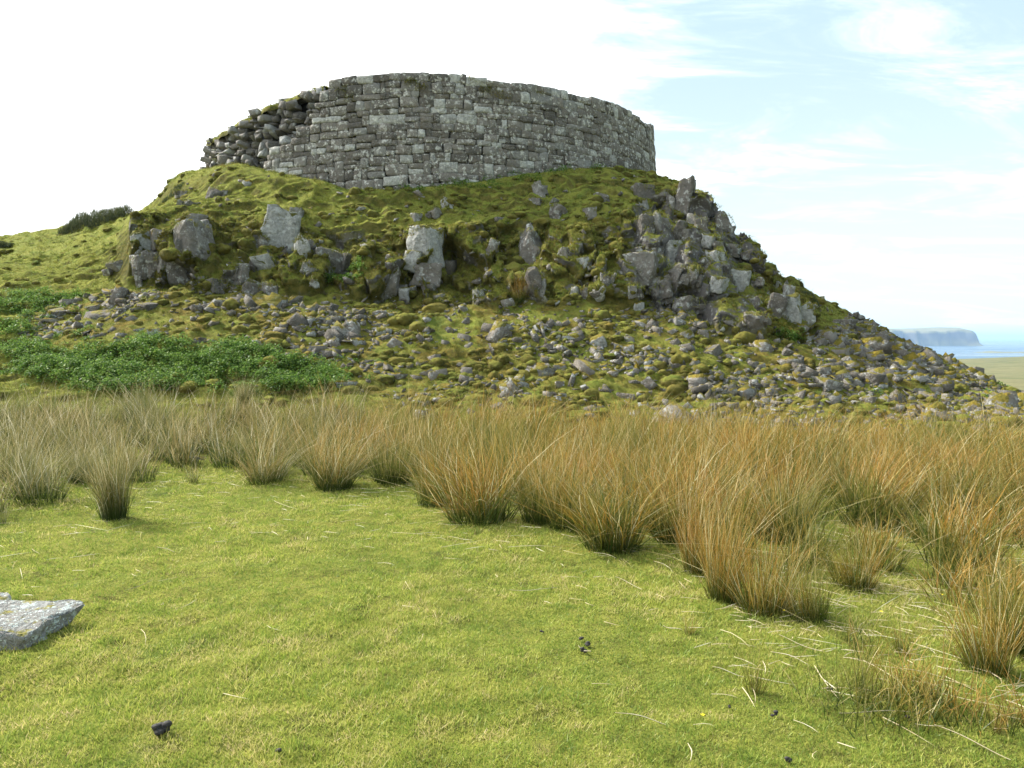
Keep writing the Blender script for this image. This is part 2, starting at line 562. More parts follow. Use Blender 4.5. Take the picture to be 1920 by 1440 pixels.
def pchip(xs, ys, xq):
    xs, ys = np.asarray(xs, float), np.asarray(ys, float)
    h = np.diff(xs)
    dl = np.diff(ys) / h
    m = np.zeros(len(xs))
    for i in range(1, len(xs) - 1):
        if dl[i - 1] * dl[i] > 0:
            w1, w2 = 2 * h[i] + h[i - 1], h[i] + 2 * h[i - 1]
            m[i] = (w1 + w2) / (w1 / dl[i - 1] + w2 / dl[i])
    m[0], m[-1] = dl[0], dl[-1]
    i = np.clip(np.searchsorted(xs, xq) - 1, 0, len(xs) - 2)
    tt = (xq - xs[i]) / h[i]
    return ((1 + 2 * tt) * (1 - tt) ** 2 * ys[i] + tt * (1 - tt) ** 2 * h[i] * m[i]
            + tt * tt * (3 - 2 * tt) * ys[i + 1] + tt * tt * (tt - 1) * h[i] * m[i + 1])


def build_table():
    us = sorted(PROF)
    rows = []
    for u in us:
        d = PROF[u]
        ys = [1.0, 2.0, 4.0, 7.0] + sorted(d) + [60, 120, 300, 1200, 1500, 3000]
        zz = [0.0, 0.0, 0.0, 0.0] + [float(z_at(d[k], k)) for k in sorted(d)]
        coast = 674 - 0.05 * max(0, min(u, 2300) - 1800)
        zz += [float(z_at(v, y)) for v, y in ((784, 60), (762, 120), (724, 300), (coast, 1200))] + [-66.0, -70.0]
        rows.append(pchip(ys, zz, TY))
    rows = np.array(rows)
    T = np.array([np.interp(TU, us, rows[:, j]) for j in range(len(TY))]).T
    k = np.array([1, 2, 3, 2, 1.0])
    k /= k.sum()
    P = np.pad(T, ((2, 2), (0, 0)), mode='edge')
    return sum(k[i] * P[i:i + len(TU)] for i in range(5))


TAB = build_table()


def tab_z(X, Y):
    Yc = np.clip(Y, 1.0, 2999)
    a = X / Yc
    u = np.clip(960 + F * a, TU[0], TU[-1] - 0.01)
    z = 0
    for _ in range(2):
        fi = (u - TU[0]) / 10.0
        i = np.clip(fi.astype(int), 0, len(TU) - 2)
        fu = fi - i
        j = np.clip(np.searchsorted(TY, Yc) - 1, 0, len(TY) - 2)
        fy = (Yc - TY[j]) / (TY[j + 1] - TY[j])
        z = ((TAB[i, j] * (1 - fu) + TAB[i + 1, j] * fu) * (1 - fy) + (TAB[i, j + 1] * (1 - fu) + TAB[i + 1, j + 1] * fu) * fy)
        dd = Yc * CP - (z - EYE) * SP
        u = np.clip(960 + F * X / dd, TU[0], TU[-1] - 0.01)
    return z


# ------------------------------------------------------------------ the broch's ring
BX, BY, BR, RR = -3.28, 32.84, 9.0, 8.5
BASEV = ([300, 392, 455, 500, 610, 655, 750, 850, 930, 1000, 1080, 1150, 1230, 1300],
         [330, 319, 308, 322, 341, 358, 361, 349, 339, 327, 319, 320, 337, 345])
TOPV = ([300, 500, 503, 538, 542, 562, 567, 585, 590, 600, 604, 650, 700, 760, 850, 880, 915, 1000, 1060, 1085, 1140, 1165, 1180, 1200, 1215, 1300],
        [345, 345, 280, 274, 266, 256, 236, 232, 212, 205, 152, 142, 139, 135, 137, 140, 150, 157, 168, 180, 190, 196, 207, 215, 235, 245])
RUINV = ([300, 392, 400, 422, 456, 480, 503, 530, 550, 575, 602, 700, 900, 1100, 1228],
         [262, 262, 256, 243, 219, 206, 195, 186, 178, 168, 158, 145, 150, 190, 245])
PHI = np.radians(np.linspace(-180, 180, 1441))


def ring_uv(phi, r, z=7.5):
    X = BX + r * np.sin(phi)
    Y = BY - r * np.cos(phi)
    return project(X, Y, z * np.ones_like(phi))[0], X, Y


def ring_profile(pts, r, far):
    u, X, Y = ring_uv(PHI, r)
    # only the arc that faces the camera is seen; beyond it the value carries on round the back
    facing = (-(X) * np.sin(PHI) + Y * np.cos(PHI)) > 0
    z = z_at(np.interp(u, *pts), Y)
    zf = np.where(facing, z, np.nan)
    ok = ~np.isnan(zf)
    lo, hi = PHI[ok][0], PHI[ok][-1]
    zlo, zhi = zf[ok][0], zf[ok][-1]
    out = np.where(ok, z, 0)
    right = (~ok) & (PHI > hi)
    left = (~ok) & (PHI < lo)
    out[right] = zhi + (far - zhi) * np.clip((PHI[right] - hi) / 1.2, 0, 1)
    out[left] = zlo + (far - zlo) * np.clip((lo - PHI[left]) / 1.2, 0, 1)
    return out


ZBASE = ring_profile(BASEV, BR, 8.4)
ZTOP = ring_profile(TOPV, BR, 10.2)
ZRUIN = ring_profile(RUINV, RR, 9.9)


def rp(arr, phi):
    return np.interp(phi, PHI, arr)


def land(X, Y):
    z = tab_z(X, Y)
    dx, dy = X - BX, Y - BY
    r = np.hypot(dx, dy)
    phi = np.arctan2(dx, -dy)
    zb = rp(ZBASE, phi)
    w = sstep(10.5, 9.1, r)
    z = z * (1 - w) + zb * w
    return z


def crag_mask(u, v):
    top = np.interp(u, [180, 245, 262, 400, 520, 620, 700, 850, 1000, 1100, 1180, 1230, 1300, 1370, 1430, 1500, 1525, 1560],
                    [560, 440, 408, 402, 415, 440, 440, 432, 425, 430, 400, 365, 365, 405, 490, 540, 570, 640])
    bot = np.interp(u, [180, 245, 400, 600, 720, 1000, 1150, 1240, 1400, 1520, 1560],
                    [540, 535, 548, 545, 570, 570, 560, 590, 625, 645, 650])
    m = sstep(top - 14, top + 14, v) * sstep(bot + 12, bot - 12, v)
    return m * sstep(238, 262, u) * sstep(1545, 1520, u)


def scree_mask(u, v):
    top = np.interp(u, [0, 60, 230, 400, 700, 1000, 1150, 1300, 1500, 1600, 1700, 1900], [640, 575, 545, 545, 560, 565, 562, 590, 650, 585, 625, 730])
    bot = np.interp(u, [0, 60, 350, 640, 700, 1300, 1920], [650, 640, 650, 690, 770, 800, 830])
    return sstep(top - 12, top + 18, v) * sstep(bot + 15, bot - 15, v) * sstep(20, 110, u)


# ------------------------------------------------------------------ hill mesh
def build_hill():
    ys = np.concatenate([np.linspace(-9, 2, 14)[:-1], np.linspace(2, 12, 120)[:-1], np.linspace(12, 25.5, 420)[:-1], np.linspace(25.5, 62, 110)])
    s = np.linspace(-1, 1, 820)
    s = s * (0.5 + 0.5 * np.abs(s) ** 2.2)
    Y, S = np.meshgrid(ys, s, indexing='ij')
    X = S * (7 + 1.05 * np.maximum(Y, 0)) * 1.15
    Z = land(X, Y)
    u, v = project(X, Y, Z)
    cm = crag_mask(u, v)
    dx, dy = X - BX, Y - BY
    rb = np.hypot(dx, dy)
    hill = sstep(11.5, 15, Y)
    near = 1 - hill
    offwall = sstep(9.0, 10.2, rb)
    scr = scree_mask(u, v) * sstep(40, 30, Y)
    cm = cm * sstep(17.0, 18, Y) * sstep(27, 25, Y)
    # lawn
    Z = Z + near * (0.030 * fbm(X * 1.1, Y * 1.1, 0 * X, 3, 3) + 0.014 * vnoise(X * 5, Y * 5, 0 * X, 9) + 0.008 * vnoise(X * 13, Y * 13, 0 * X, 19))
    hollow = np.exp(-(((X + 2.55) / 0.55) ** 2 + ((Y - 3.55) / 0.22) ** 2))
    Z -= 0.10 * hollow * near
    # sheep terraces and hummocks on the slopes
    gr = hill * (1 - cm) * (1 - scr) * offwall
    wx, wy = X + 0.5 * fbm(X * 0.7, Y * 0.7, 0 * X, 3, 21), Y + 0.6 * fbm(X * 0.5, Y * 0.9, 0 * X, 3, 25)
    rid = 1 - np.abs(vnoise(wx * 0.8, wy * 2.6, 0 * X, 31))
    rid2 = 1 - np.abs(vnoise(wx * 1.9, wy * 5.0, 0 * X, 37))
    upper = sstep(330, 420, u) * sstep(1350, 1200, u)
    Z += gr * (0.17 * (rid ** 3 - 0.35) + (0.085 + 0.055 * upper) * (rid2 ** 2 - 0.4) + 0.10 * upper * np.maximum(0, vnoise(X * 1.7, Y * 2.3, 0 * X, 47)) ** 1.5 + 0.075 * fbm(X * 3.2, Y * 4.5, 0 * X, 3, 41)) * sstep(60, 40, Y)
    Z += (gr + scr * 0.7) * sstep(45, 30, Y) * (0.030 * fbm(X * 8, Y * 10, 0 * X, 2, 43) + 0.05 * np.maximum(0, vnoise(X * 2.6, Y * 3.4, 0 * X, 44)) ** 2)
    # scree lumps
    Z += scr * (0.16 * fbm(X * 1.3, Y * 1.6, 0 * X, 3, 51) + 0.07 * fbm(X * 5, Y * 6, 0 * X, 3, 55))
    # crag: blocks stand out of the bank
    qx, qz = X * 1.0 + 0.25 * fbm(X * 1.5, Z * 1.5, Y, 3, 61), Z * 0.85 + 0.25 * fbm(X * 1.5, Z * 1.5, Y, 3, 67)
    e1, r1 = cells(qx * 1.05, qz * 1.0, 71)
    e2, r2 = cells(qx * 2.9, qz * 2.4, 73)
    blk = (r1 - 0.45) * 0.95 * sstep(0.0, 0.10, e1) + (r2 - 0.5) * 0.42 * sstep(0, 0.09, e2)
    blk += 0.10 * fbm(X * 3.5, Y * 3.5, Z * 3.5, 4, 77)
    Yd = Y - cm * blk * 0.9
    Zd = Z + cm * (0.30 * blk + 0.12 * fbm(X * 2.2, Y * 2.2, Z * 2, 4, 79))
    n0, n1 = Y.shape
    idx = np.arange(n0 * n1).reshape(n0, n1)
    q = np.stack([idx[:-1, :-1], idx[:-1, 1:], idx[1:, 1:], idx[1:, :-1]], -1).reshape(-1, 4)
    V = np.stack([X, Yd, Zd], -1)
    me = mesh_np('hillside', V.reshape(-1, 3), quads=q, smooth=True, attrs={'crag': cm, 'scree': scr, 'bare': cm * sstep(1150, 1200, u) * sstep(1440, 1400, u)})
    tag(link('hillside', me, M['ground']), 'green grassy hill with mossy crag below the ruined tower', 'hill', kind='structure')
    return V, cm, scr


HV, HCRAG, HSCREE = build_hill()
HU, HW = project(HV[..., 0], HV[..., 1], HV[..., 2])


def coarse_bvh():
    V = HV[::2, ::2]
    n0, n1 = V.shape[:2]
    idx = np.arange(n0 * n1).reshape(n0, n1)
    q = np.stack([idx[:-1, :-1], idx[:-1, 1:], idx[1:, 1:], idx[1:, :-1]], -1).reshape(-1, 4)
    return BVHTree.FromPolygons(V.reshape(-1, 3).tolist(), q.tolist())


BVH = coarse_bvh()


def cast(u, v):
    d = Vector(ray(u, v)).normalized()
    h = BVH.ray_cast(Vector((0, 0, EYE)), d)
    return (h[0], h[1], d) if h[0] is not None else None


def drop(x, y):
    h = BVH.ray_cast(Vector((x, y, 60)), Vector((0, 0, -1)))
    return h[0] if h[0] is not None else Vector((x, y, 0))


# area-true random samples of the hill mesh, chosen with a weight per quad
QA = HV[:-1, 1:] - HV[:-1, :-1]
QB = HV[1:, :-1] - HV[:-1, :-1]
QN = np.cross(QA, QB)
QAREA = np.linalg.norm(QN, axis=-1)
QN = QN / np.maximum(QAREA[..., None], 1e-9)
QU, QV = HU[:-1, :-1], HW[:-1, :-1]
QP = HV[:-1, :-1]
QD = np.linalg.norm(QP - np.array([0, 0, EYE]), axis=-1)


def sample_hill(n, weight, rg=RG):
    w = (QAREA * weight).ravel()
    c = np.cumsum(w)
    k = np.searchsorted(c, rg.random(n) * c[-1])
    k = np.minimum(k, len(w) - 1)
    i, j = np.unravel_index(k, QAREA.shape)
    a, b = rg.random((2, n, 1))
    p = (HV[i, j] * (1 - a) + HV[i, j + 1] * a) * (1 - b) + (HV[i + 1, j] * (1 - a) + HV[i + 1, j + 1] * a) * b
    return p, QN[i, j], (i, j)


# ------------------------------------------------------------------ moor, sea, headland, skerry
t = NT('moor_ground')
mo = t.mix(t.rng(t.noise(0.012, 6, 0.65), 0.35, 0.65), (0.15, 0.14, 0.07), (0.10, 0.115, 0.05))
mo = t.mix(t.rng(t.noise(0.05, 7, 0.75), 0.42, 0.60, 0, 0.8), mo, (0.19, 0.175, 0.085))
mo = t.mix(t.rng(t.noise(0.02, 6, 0.7), 0.55, 0.66, 0, 0.8), mo, (0.07, 0.08, 0.035))
M['moor'] = t.done(t.bsdf(mo, 1.0, t.bump(t.noise(0.25, 6, 0.7), 0.7, 1.5), 0.05))


def build_moor():
    g = np.sinh(np.linspace(-4.2, 4.2, 181)) / math.sinh(4.2)
    X, Y = np.meshgrid(g * 3000, np.concatenate([-np.geomspace(3000, 12, 40), np.linspace(-8, 60, 69), np.geomspace(64, 2400, 90)]))
    Yc = np.maximum(Y, 1.0)
    Z = land(X, Yc)
    inside = (Y > -9) & (Y < 62) & (np.abs(X) < (7 + 1.05 * np.maximum(Y, 0)) * 1.15)
    far = sstep(60, 400, np.hypot(X, Y))
    Z = Z + far * (3.0 * fbm(X * 0.006, Y * 0.006, 0 * X, 4, 91) + 0.0)
    Z = np.where((Y < 1) & ~inside, -0.05 - 0.02 * np.maximum(0, -Y - 30) * 0.5, Z)
    Z = Z - np.where(inside, 0.9, 0.02)
    n0, n1 = Y.shape
    idx = np.arange(n0 * n1).reshape(n0, n1)
    q = np.stack([idx[:-1, :-1], idx[:-1, 1:], idx[1:, 1:], idx[1:, :-1]], -1).reshape(-1, 4)
    me = mesh_np('moor', np.stack([X, Y, Z], -1).reshape(-1, 3), quads=q, smooth=True)
    tag(link('moor', me, M['moor']), 'pale tan moorland running down to the coast at right', 'moor', kind='structure')


build_moor()
SEA = -60.0
t = NT('sea_water')
sv = t.n('ShaderNodeMapping')
sv.inputs['Scale'].default_value = (0.0006, 0.0035, 1)
t.L.new(t.geo.outputs['Position'], sv.inputs[0])
st = t.noise(1.0, 5, 0.6, sv.outputs[0])
sh = t.n('ShaderNodeBsdfPrincipled')
t.L.new(t.mix(t.rng(st, 0.35, 0.65), (0.02, 0.07, 0.13), (0.045, 0.10, 0.16)), sh.inputs['Base Color'])
t.L.new(t.rng(st, 0.38, 0.62, 0.16, 0.42), sh.inputs['Roughness'])
t.L.new(t.bump(t.noise(0.15, 5, 0.6), 0.35, 0.6), sh.inputs['Normal'])
M['sea'] = t.done(sh.outputs[0])
me = mesh_np('sea', [(-50000, 900, SEA), (50000, 900, SEA), (50000, 60000, SEA), (-50000, 60000, SEA)], quads=[(0, 1, 2, 3)])
tag(link('sea', me, M['sea']), 'calm pale blue sea out to the horizon', 'sea', kind='structure')

t = NT('cliff_rock')
up = t.up()
cf = t.mix(t.noise(0.03, 5, 0.6), (0.05, 0.05, 0.052), (0.11, 0.105, 0.10))
cf = t.mix(t.rng(up, 0.35, 0.7), cf, t.mix(t.noise(0.006, 4), (0.20, 0.17, 0.09), (0.13, 0.14, 0.05)))
M['cliff'] = t.done(t.bsdf(cf, 1.0))


def build_headland():
    HY = 5600.0
    us = np.concatenate([np.linspace(1250, 1824, 120), [1827, 1829, 1832, 1836, 1841, 1847]])
    topv = np.interp(us, [1250, 1500, 1675, 1700, 1755, 1768, 1790, 1815, 1825, 1828, 1832, 1840, 1847],
                     [600, 606, 613.5, 615, 615.5, 618, 613, 612, 615, 622, 638, 643, 648])
    rows = []
    n = len(us)
    x = (us - 960) / F * HY
    front = HY - 90 * fbm(us * 0.07, 0 * us, 0 * us, 3, 5) + 260 * sstep(1700, 1300, us)
    zt = z_at(topv, HY)
    for k, (fz, dy) in enumerate(((-0.1, -40), (0.0, -30), (0.18, -12), (0.4, 8), (0.65, 18), (0.82, 30), (0.86, 60), (0.97, 200), (1.0, 480), (0.97, 1200), (0.4, 2200), (-0.1, 2300))):
        j = 16 * fbm(us * 0.35, np.full(n, k * 0.6), 0 * us, 3, 8)
        rows.append(np.stack([x * (1 + (dy / HY) * 0.15), front + dy + j, SEA + (zt - SEA) * fz + (2.0 * vnoise(us * 0.2, 0 * us + k, 0 * us, 3) if k > 5 else 0)], -1))
    R = np.array(rows)
    idx = np.arange(R.shape[0] * n).reshape(R.shape[0], n)
    q = np.stack([idx[:-1, :-1], idx[:-1, 1:], idx[1:, 1:], idx[1:, :-1]], -1).reshape(-1, 4)
    me = mesh_np('headland', R.reshape(-1, 3), quads=q)
    tag(link('headland', me, M['cliff']), 'flat topped sea cliff headland, hazy blue, far off', 'headland', kind='structure')
    # low skerry
    us = np.linspace(1838, 2010, 60)
    prof = np.interp(us, [1838, 1850, 1865, 1880, 1900, 1930, 1970, 2010], [0, 2, 6.5, 3.5, 3, 4, 6, 0]) + 0.8 * vnoise(us * 0.3, 0 * us, 0 * us, 4)
    R = np.array([np.stack([(us - 960) / F * 3150, 3150 + dy + 0 * us, SEA - 0.5 + prof * fz], -1) for dy, fz in ((-60, 0), (-20, 0.8), (20, 1), (70, 0.6), (110, 0))])
    idx = np.arange(R.shape[0] * 60).reshape(R.shape[0], 60)
    q = np.stack([idx[:-1, :-1], idx[:-1, 1:], idx[1:, 1:], idx[1:, :-1]], -1).reshape(-1, 4)
    tag(link('skerry', mesh_np('skerry', R.reshape(-1, 3), quads=q), M['cliff']), 'low dark skerry lying flat on the sea', 'skerry', kind='structure')


build_headland()

# haze
bm = bmesh.new()
bmesh.ops.create_cube(bm, size=1)
hm = bpy.data.meshes.new('haze')
bmesh.ops.scale(bm, vec=(102000, 66000, 175), verts=bm.verts)
bmesh.ops.translate(bm, vec=(0, 28500, -71.5 + 87.5 - 0.5), verts=bm.verts)
bm.to_mesh(hm)
bm.free()
hz = bpy.data.materials.new('haze')
hz.use_nodes = True
hz.node_tree.nodes.clear()
pv = hz.node_tree.nodes.new('ShaderNodeVolumePrincipled')
pv.inputs['Color'].default_value = (0.48, 0.70, 1.0, 1)
pv.inputs['Density'].default_value = 0.00008
pv.inputs['Anisotropy'].default_value = 0.25
ho = hz.node_tree.nodes.new('ShaderNodeOutputMaterial')
hz.node_tree.links.new(pv.outputs[0], ho.inputs['Volume'])
hob = link('haze', hm, hz)
tag(hob, 'thin blue sea haze', 'haze', kind='stuff')


# ------------------------------------------------------------------ rock shapes
def ico(n):
    b = bmesh.new()
    bmesh.ops.create_icosphere(b, subdivisions=n, radius=1)
    v = np.array([x.co[:] for x in b.verts])
    f = np.array([[q.index for q in x.verts] for x in b.faces])
    b.free()
    return v / np.linalg.norm(v, axis=1, keepdims=True), f


ICO = {k: ico(k) for k in (1, 2, 3, 4, 5)}


def rock_verts(seed, sub=3, planes=13, rough=0.06, boxy=0.0):
    g = np.random.default_rng(seed)
    D, T = ICO[sub]
    n = g.normal(size=(planes, 3))
    n /= np.linalg.norm(n, axis=1, keepdims=True)
    if boxy > 0:
        ax = np.array([[1, 0, 0], [-1, 0, 0], [0, 1, 0], [0, -1, 0], [0, 0, 1], [0, 0, -1.0]]) + g.normal(scale=0.22, size=(6, 3))
        ax /= np.linalg.norm(ax, axis=1, keepdims=True)
        n = np.concatenate([ax, n])
    d = g.uniform(0.62, 1.0, len(n))
    if boxy > 0:
        d[:6] = g.uniform(0.6, 0.8, 6)
    c = D @ n.T
    r = np.where(c > 0.05, d / np.maximum(c, 0.05), 9).min(axis=1)
    r = np.minimum(r, 1.35)
    o = seed * 3.7
    P = D * r[:, None]
    k = rough * (fbm(P[:, 0] * 2.2 + o, P[:, 1] * 2.2, P[:, 2] * 2.2, 4, seed % 50) * 1.6
                 + 0.5 * fbm(P[:, 0] * 7 + o, P[:, 1] * 7, P[:, 2] * 7, 3, 5))
    return P * (1 + k)[:, None], T


def rock_mesh(name, seed, sub=3, **k):
    v, f = rock_verts(seed, sub, **k)
    return mesh_np(name, v, tris=f)


def hull_verts(seed, npts=11, boxy=0.0, cuts=0, rough=0.0, bevel=0.0):
    """a fractured stone: hull of a few points, so that faces are flat and edges sharp"""
    g = np.random.default_rng(seed)
    P = g.normal(size=(npts, 3))
    P /= np.linalg.norm(P, axis=1, keepdims=True)
    P *= g.uniform(0.75, 1.1, (npts, 1))
    if boxy > 0:
        C = np.array([[x, y, z] for x in (-1, 1) for y in (-1, 1) for z in (-1, 1)]) * g.uniform(0.55, 0.95, (8, 3))
        P = np.concatenate([C, P[: max(3, npts // 3)] * 0.95])
    b = bmesh.new()
    for q in P:
        b.verts.new(q)
    r = bmesh.ops.convex_hull(b, input=b.verts[:])
    junk = [e for e in r['geom_interior'] if isinstance(e, bmesh.types.BMVert)] + [v for v in b.verts if not v.link_faces]
    bmesh.ops.delete(b, geom=list(set(junk)), context='VERTS')
    if bevel > 0:
        bmesh.ops.bevel(b, geom=b.edges[:], offset=bevel, segments=1, affect='EDGES', clamp_overlap=True)
    bmesh.ops.triangulate(b, faces=b.faces[:])
    for _ in range(cuts):
        bmesh.ops.subdivide_edges(b, edges=b.edges[:], cuts=1, use_grid_fill=True)
        bmesh.ops.triangulate(b, faces=b.faces[:])
    b.verts.index_update()
    v = np.array([x.co[:] for x in b.verts])
    f = np.array([[q.index for q in x.verts] for x in b.faces])
    b.free()
    if rough > 0:
        o = seed * 1.7
        k = rough * (1.5 * fbm(v[:, 0] * 2 + o, v[:, 1] * 2, v[:, 2] * 2, 3, 3) + 0.7 * fbm(v[:, 0] * 6 + o, v[:, 1] * 6, v[:, 2] * 6, 3, 4))
        v = v * (1 + k)[:, None]
    return v, f


def hull_mesh(name, seed, **k):
    v, f = hull_verts(seed, **k)
    return mesh_np(name, v, tris=f)


def block_verts(seed, sub=2):
    """a squared wall stone, unit half-size: hacked flat faces, jittered corners, crisp worn edges"""
    g = np.random.default_rng(seed)
    j = 0.17
    b = bmesh.new()
    C = []
    for x in (-1, 1):
        for z in (-1, 1):
            cx, cz = x * (1 - g.uniform(-0.02, j)), z * (1 - g.uniform(-0.02, j * 1.3))
            for y in (-1, 1):
                C.append((cx * (1 if y < 0 else 0.9), y * (1 - g.uniform(0, 0.10)), cz))
    # an extra corner or two so that outlines are five- and six-sided
    for _ in range(g.integers(1, 4)):
        if g.random() < 0.5:
            C.append((g.uniform(-0.6, 0.6), -0.97, g.choice([-1, 1]) * g.uniform(0.98, 1.10)))
        else:
            C.append((g.choice([-1, 1]) * g.uniform(0.98, 1.08), -0.97, g.uniform(-0.6, 0.6)))
    C.append((g.uniform(-0.5, 0.5), -1.0 - g.uniform(0.02, 0.12), g.uniform(-0.5, 0.5)))
    for q in C:
        b.verts.new(q)
    bmesh.ops.convex_hull(b, input=b.verts[:])
    bmesh.ops.delete(b, geom=[v for v in b.verts if not v.link_faces], context='VERTS')
    bmesh.ops.dissolve_limit(b, angle_limit=0.12, verts=b.verts[:], edges=b.edges[:])
    if sub > 1:
        bmesh.ops.bevel(b, geom=b.edges[:], offset=0.07, segments=1, affect='EDGES', clamp_overlap=True)
        bmesh.ops.triangulate(b, faces=b.faces[:])
        bmesh.ops.subdivide_edges(b, edges=[e for e in b.edges if e.calc_length() > 0.5], cuts=1)
    bmesh.ops.triangulate(b, faces=b.faces[:])
    b.verts.index_update()
    v = np.array([x.co[:] for x in b.verts])
    f = np.array([[q.index for q in x.verts] for x in b.faces])
    b.free()
    v[:, 1] += 0.07 * fbm(v[:, 0] * 1.8 + seed, v[:, 1], v[:, 2] * 1.8, 3, 7)
    v[:, [0, 2]] *= (1 + 0.05 * fbm(v[:, 0] * 1.6, v[:, 1] + seed, v[:, 2] * 1.6, 2, 8))[:, None]
    return v, f


def cluster_verts(seed, aspect, big):
    """bedrock split by joints: a main block with neighbours leaning against it"""
    g = np.random.default_rng(seed)
    parts = []
    k = 1 + int(big) + int(g.integers(1, 3))
    if aspect < 0.72:      # a single tall slab
        k = 2
    for i in range(k):
        v, f = hull_verts(seed * 11 + i, npts=15, boxy=1.0 if (seed + i) % 5 > 1 else 0.0, bevel=0.05, cuts=3 if (big and i == 0) else 2, rough=0.10)
        v[:, 0] += 0.16 * g.normal() * v[:, 2] + 0.05 * np.sign(vnoise(v[:, 2] * 2.5 + seed, v[:, 1], 0 * v[:, 0], 3))
        v = v / np.abs(v).max(axis=0)
        if i == 0:
            sc, off = np.array([0.72 if aspect > 0.72 else 0.88, 0.9, 0.95]), np.array([g.uniform(-0.25, 0.25), 0, g.uniform(-0.05, 0.08)])
        else:
            sc = np.array([g.uniform(0.25, 0.5), g.uniform(0.6, 0.85), g.uniform(0.35, 0.8)])
            off = np.array([g.choice([-1, 1]) * g.uniform(0.35, 0.8), g.uniform(-0.15, 0.4), g.uniform(-0.6, 0.25)])
        a, c = g.normal(0, 0.20), g.normal(0, 0.45)
        R = np.array(Matrix.Rotation(c, 3, 'Z') @ Matrix.Rotation(a, 3, 'Y'))
        parts.append(((v * sc) @ R.T + off, f))
    V, T, n = [], [], 0
    for v, f in parts:
        V.append(v)
        T.append(f + n)
        n += len(v)
    V = np.concatenate(V)
    lo, hi = V.min(axis=0), V.max(axis=0)
    V = (V - (lo + hi) / 2) / ((hi - lo) / 2)
    return V, np.concatenate(T)


# ------------------------------------------------------------------ broch
broch = empty('broch', (BX, BY, 7.0))
tag(broch, 'ruined round drystone tower on the hilltop, grey lichened blocks, left side broken down', 'ruined tower')
INV = Matrix.Translation(-broch.location)


def ring_core():
    n = 720
    ph = np.linspace(-math.pi, math.pi, n, endpoint=False)
    u = ring_uv(ph, RR)[0]
    zt, zr, zb = rp(ZTOP, ph), rp(ZRUIN, ph), rp(ZBASE, ph) - 1.2
    u9 = ring_uv(ph, BR)[0]
    facing = (-(BX + BR * np.sin(ph)) * np.sin(ph) + (BY - BR * np.cos(ph)) * np.cos(ph)) > 0
    ruin = (u9 < 600) | ((~facing) & (ph < 0) & (ph > -2.4))
    # outer backing ring behind the facing stones, plus rubble heart
    lo = np.where(ruin, zt - 0.15, zt - 0.08)
    ztop = np.where(ruin, zr, zt - 0.02) - 0.06
    rows = []
    ro = BR - 0.13
    bat = 0.07
    for r, z in ((ro, zb), (ro, np.minimum(lo, ztop) - 0.12), (np.where(ruin, RR - 0.38, ro - 0.18), np.minimum(lo, ztop) - 0.02),
                 (np.where(ruin, RR - 0.45, ro - 0.22), ztop - 0.03), (RR - 1.3, ztop + 0.0), (RR - 3.2, ztop - 0.3), (RR - 3.4, zb)):
        r = r + 0 * ph - bat * (z - 7)
        rows.append(np.stack([r * np.sin(ph), -r * np.cos(ph), z - 7.0], -1))
    R = np.array(rows)
    m = R.shape[0]
    idx = np.arange(m * n).reshape(m, n)
    nx = np.roll(idx, -1, axis=1)
    q = np.stack([idx[:-1], nx[:-1], nx[1:], idx[1:]], -1).reshape(-1, 4)
    link('wall_core', mesh_np('wall_core', R.reshape(-1, 3), quads=q), M['backing'], broch)
    return ruin


ring_core()
BLK = [mesh_np('wall_stone', block_verts(100 + i)[0], tris=block_verts(100 + i)[1]) for i in range(36)]
for b in BLK:
    b.materials.append(M['wall'])
RBK = [hull_mesh('core_stone', 300 + i, npts=10, boxy=1.0 if i % 3 else 0.0, bevel=0.05, cuts=1, rough=0.03) for i in range(14)]
for b in RBK:
    b.materials.append(M['core'])


def wall_matrix(phi, r, z, w, d, h, tilt=0.0, yaw=0.0, roll=0.0):
    tx = Vector((math.cos(phi), math.sin(phi), 0))
    ro = Vector((math.sin(phi), -math.cos(phi), 0))
    m = Matrix((tx, -ro, Vector((0, 0, 1)))).transposed().to_4x4()
    # columns: tangent, inward, up
    loc = Vector((ro.x * r, ro.y * r, z - 7.0))
    return Matrix.Translation(loc) @ m @ Matrix.Rotation(yaw, 4, 'Z') @ Matrix.Rotation(-0.07 + roll, 4, 'X') @ Matrix.Rotation(tilt, 4, 'Y') @ Matrix.Diagonal((w / 2, d / 2, h / 2, 1))


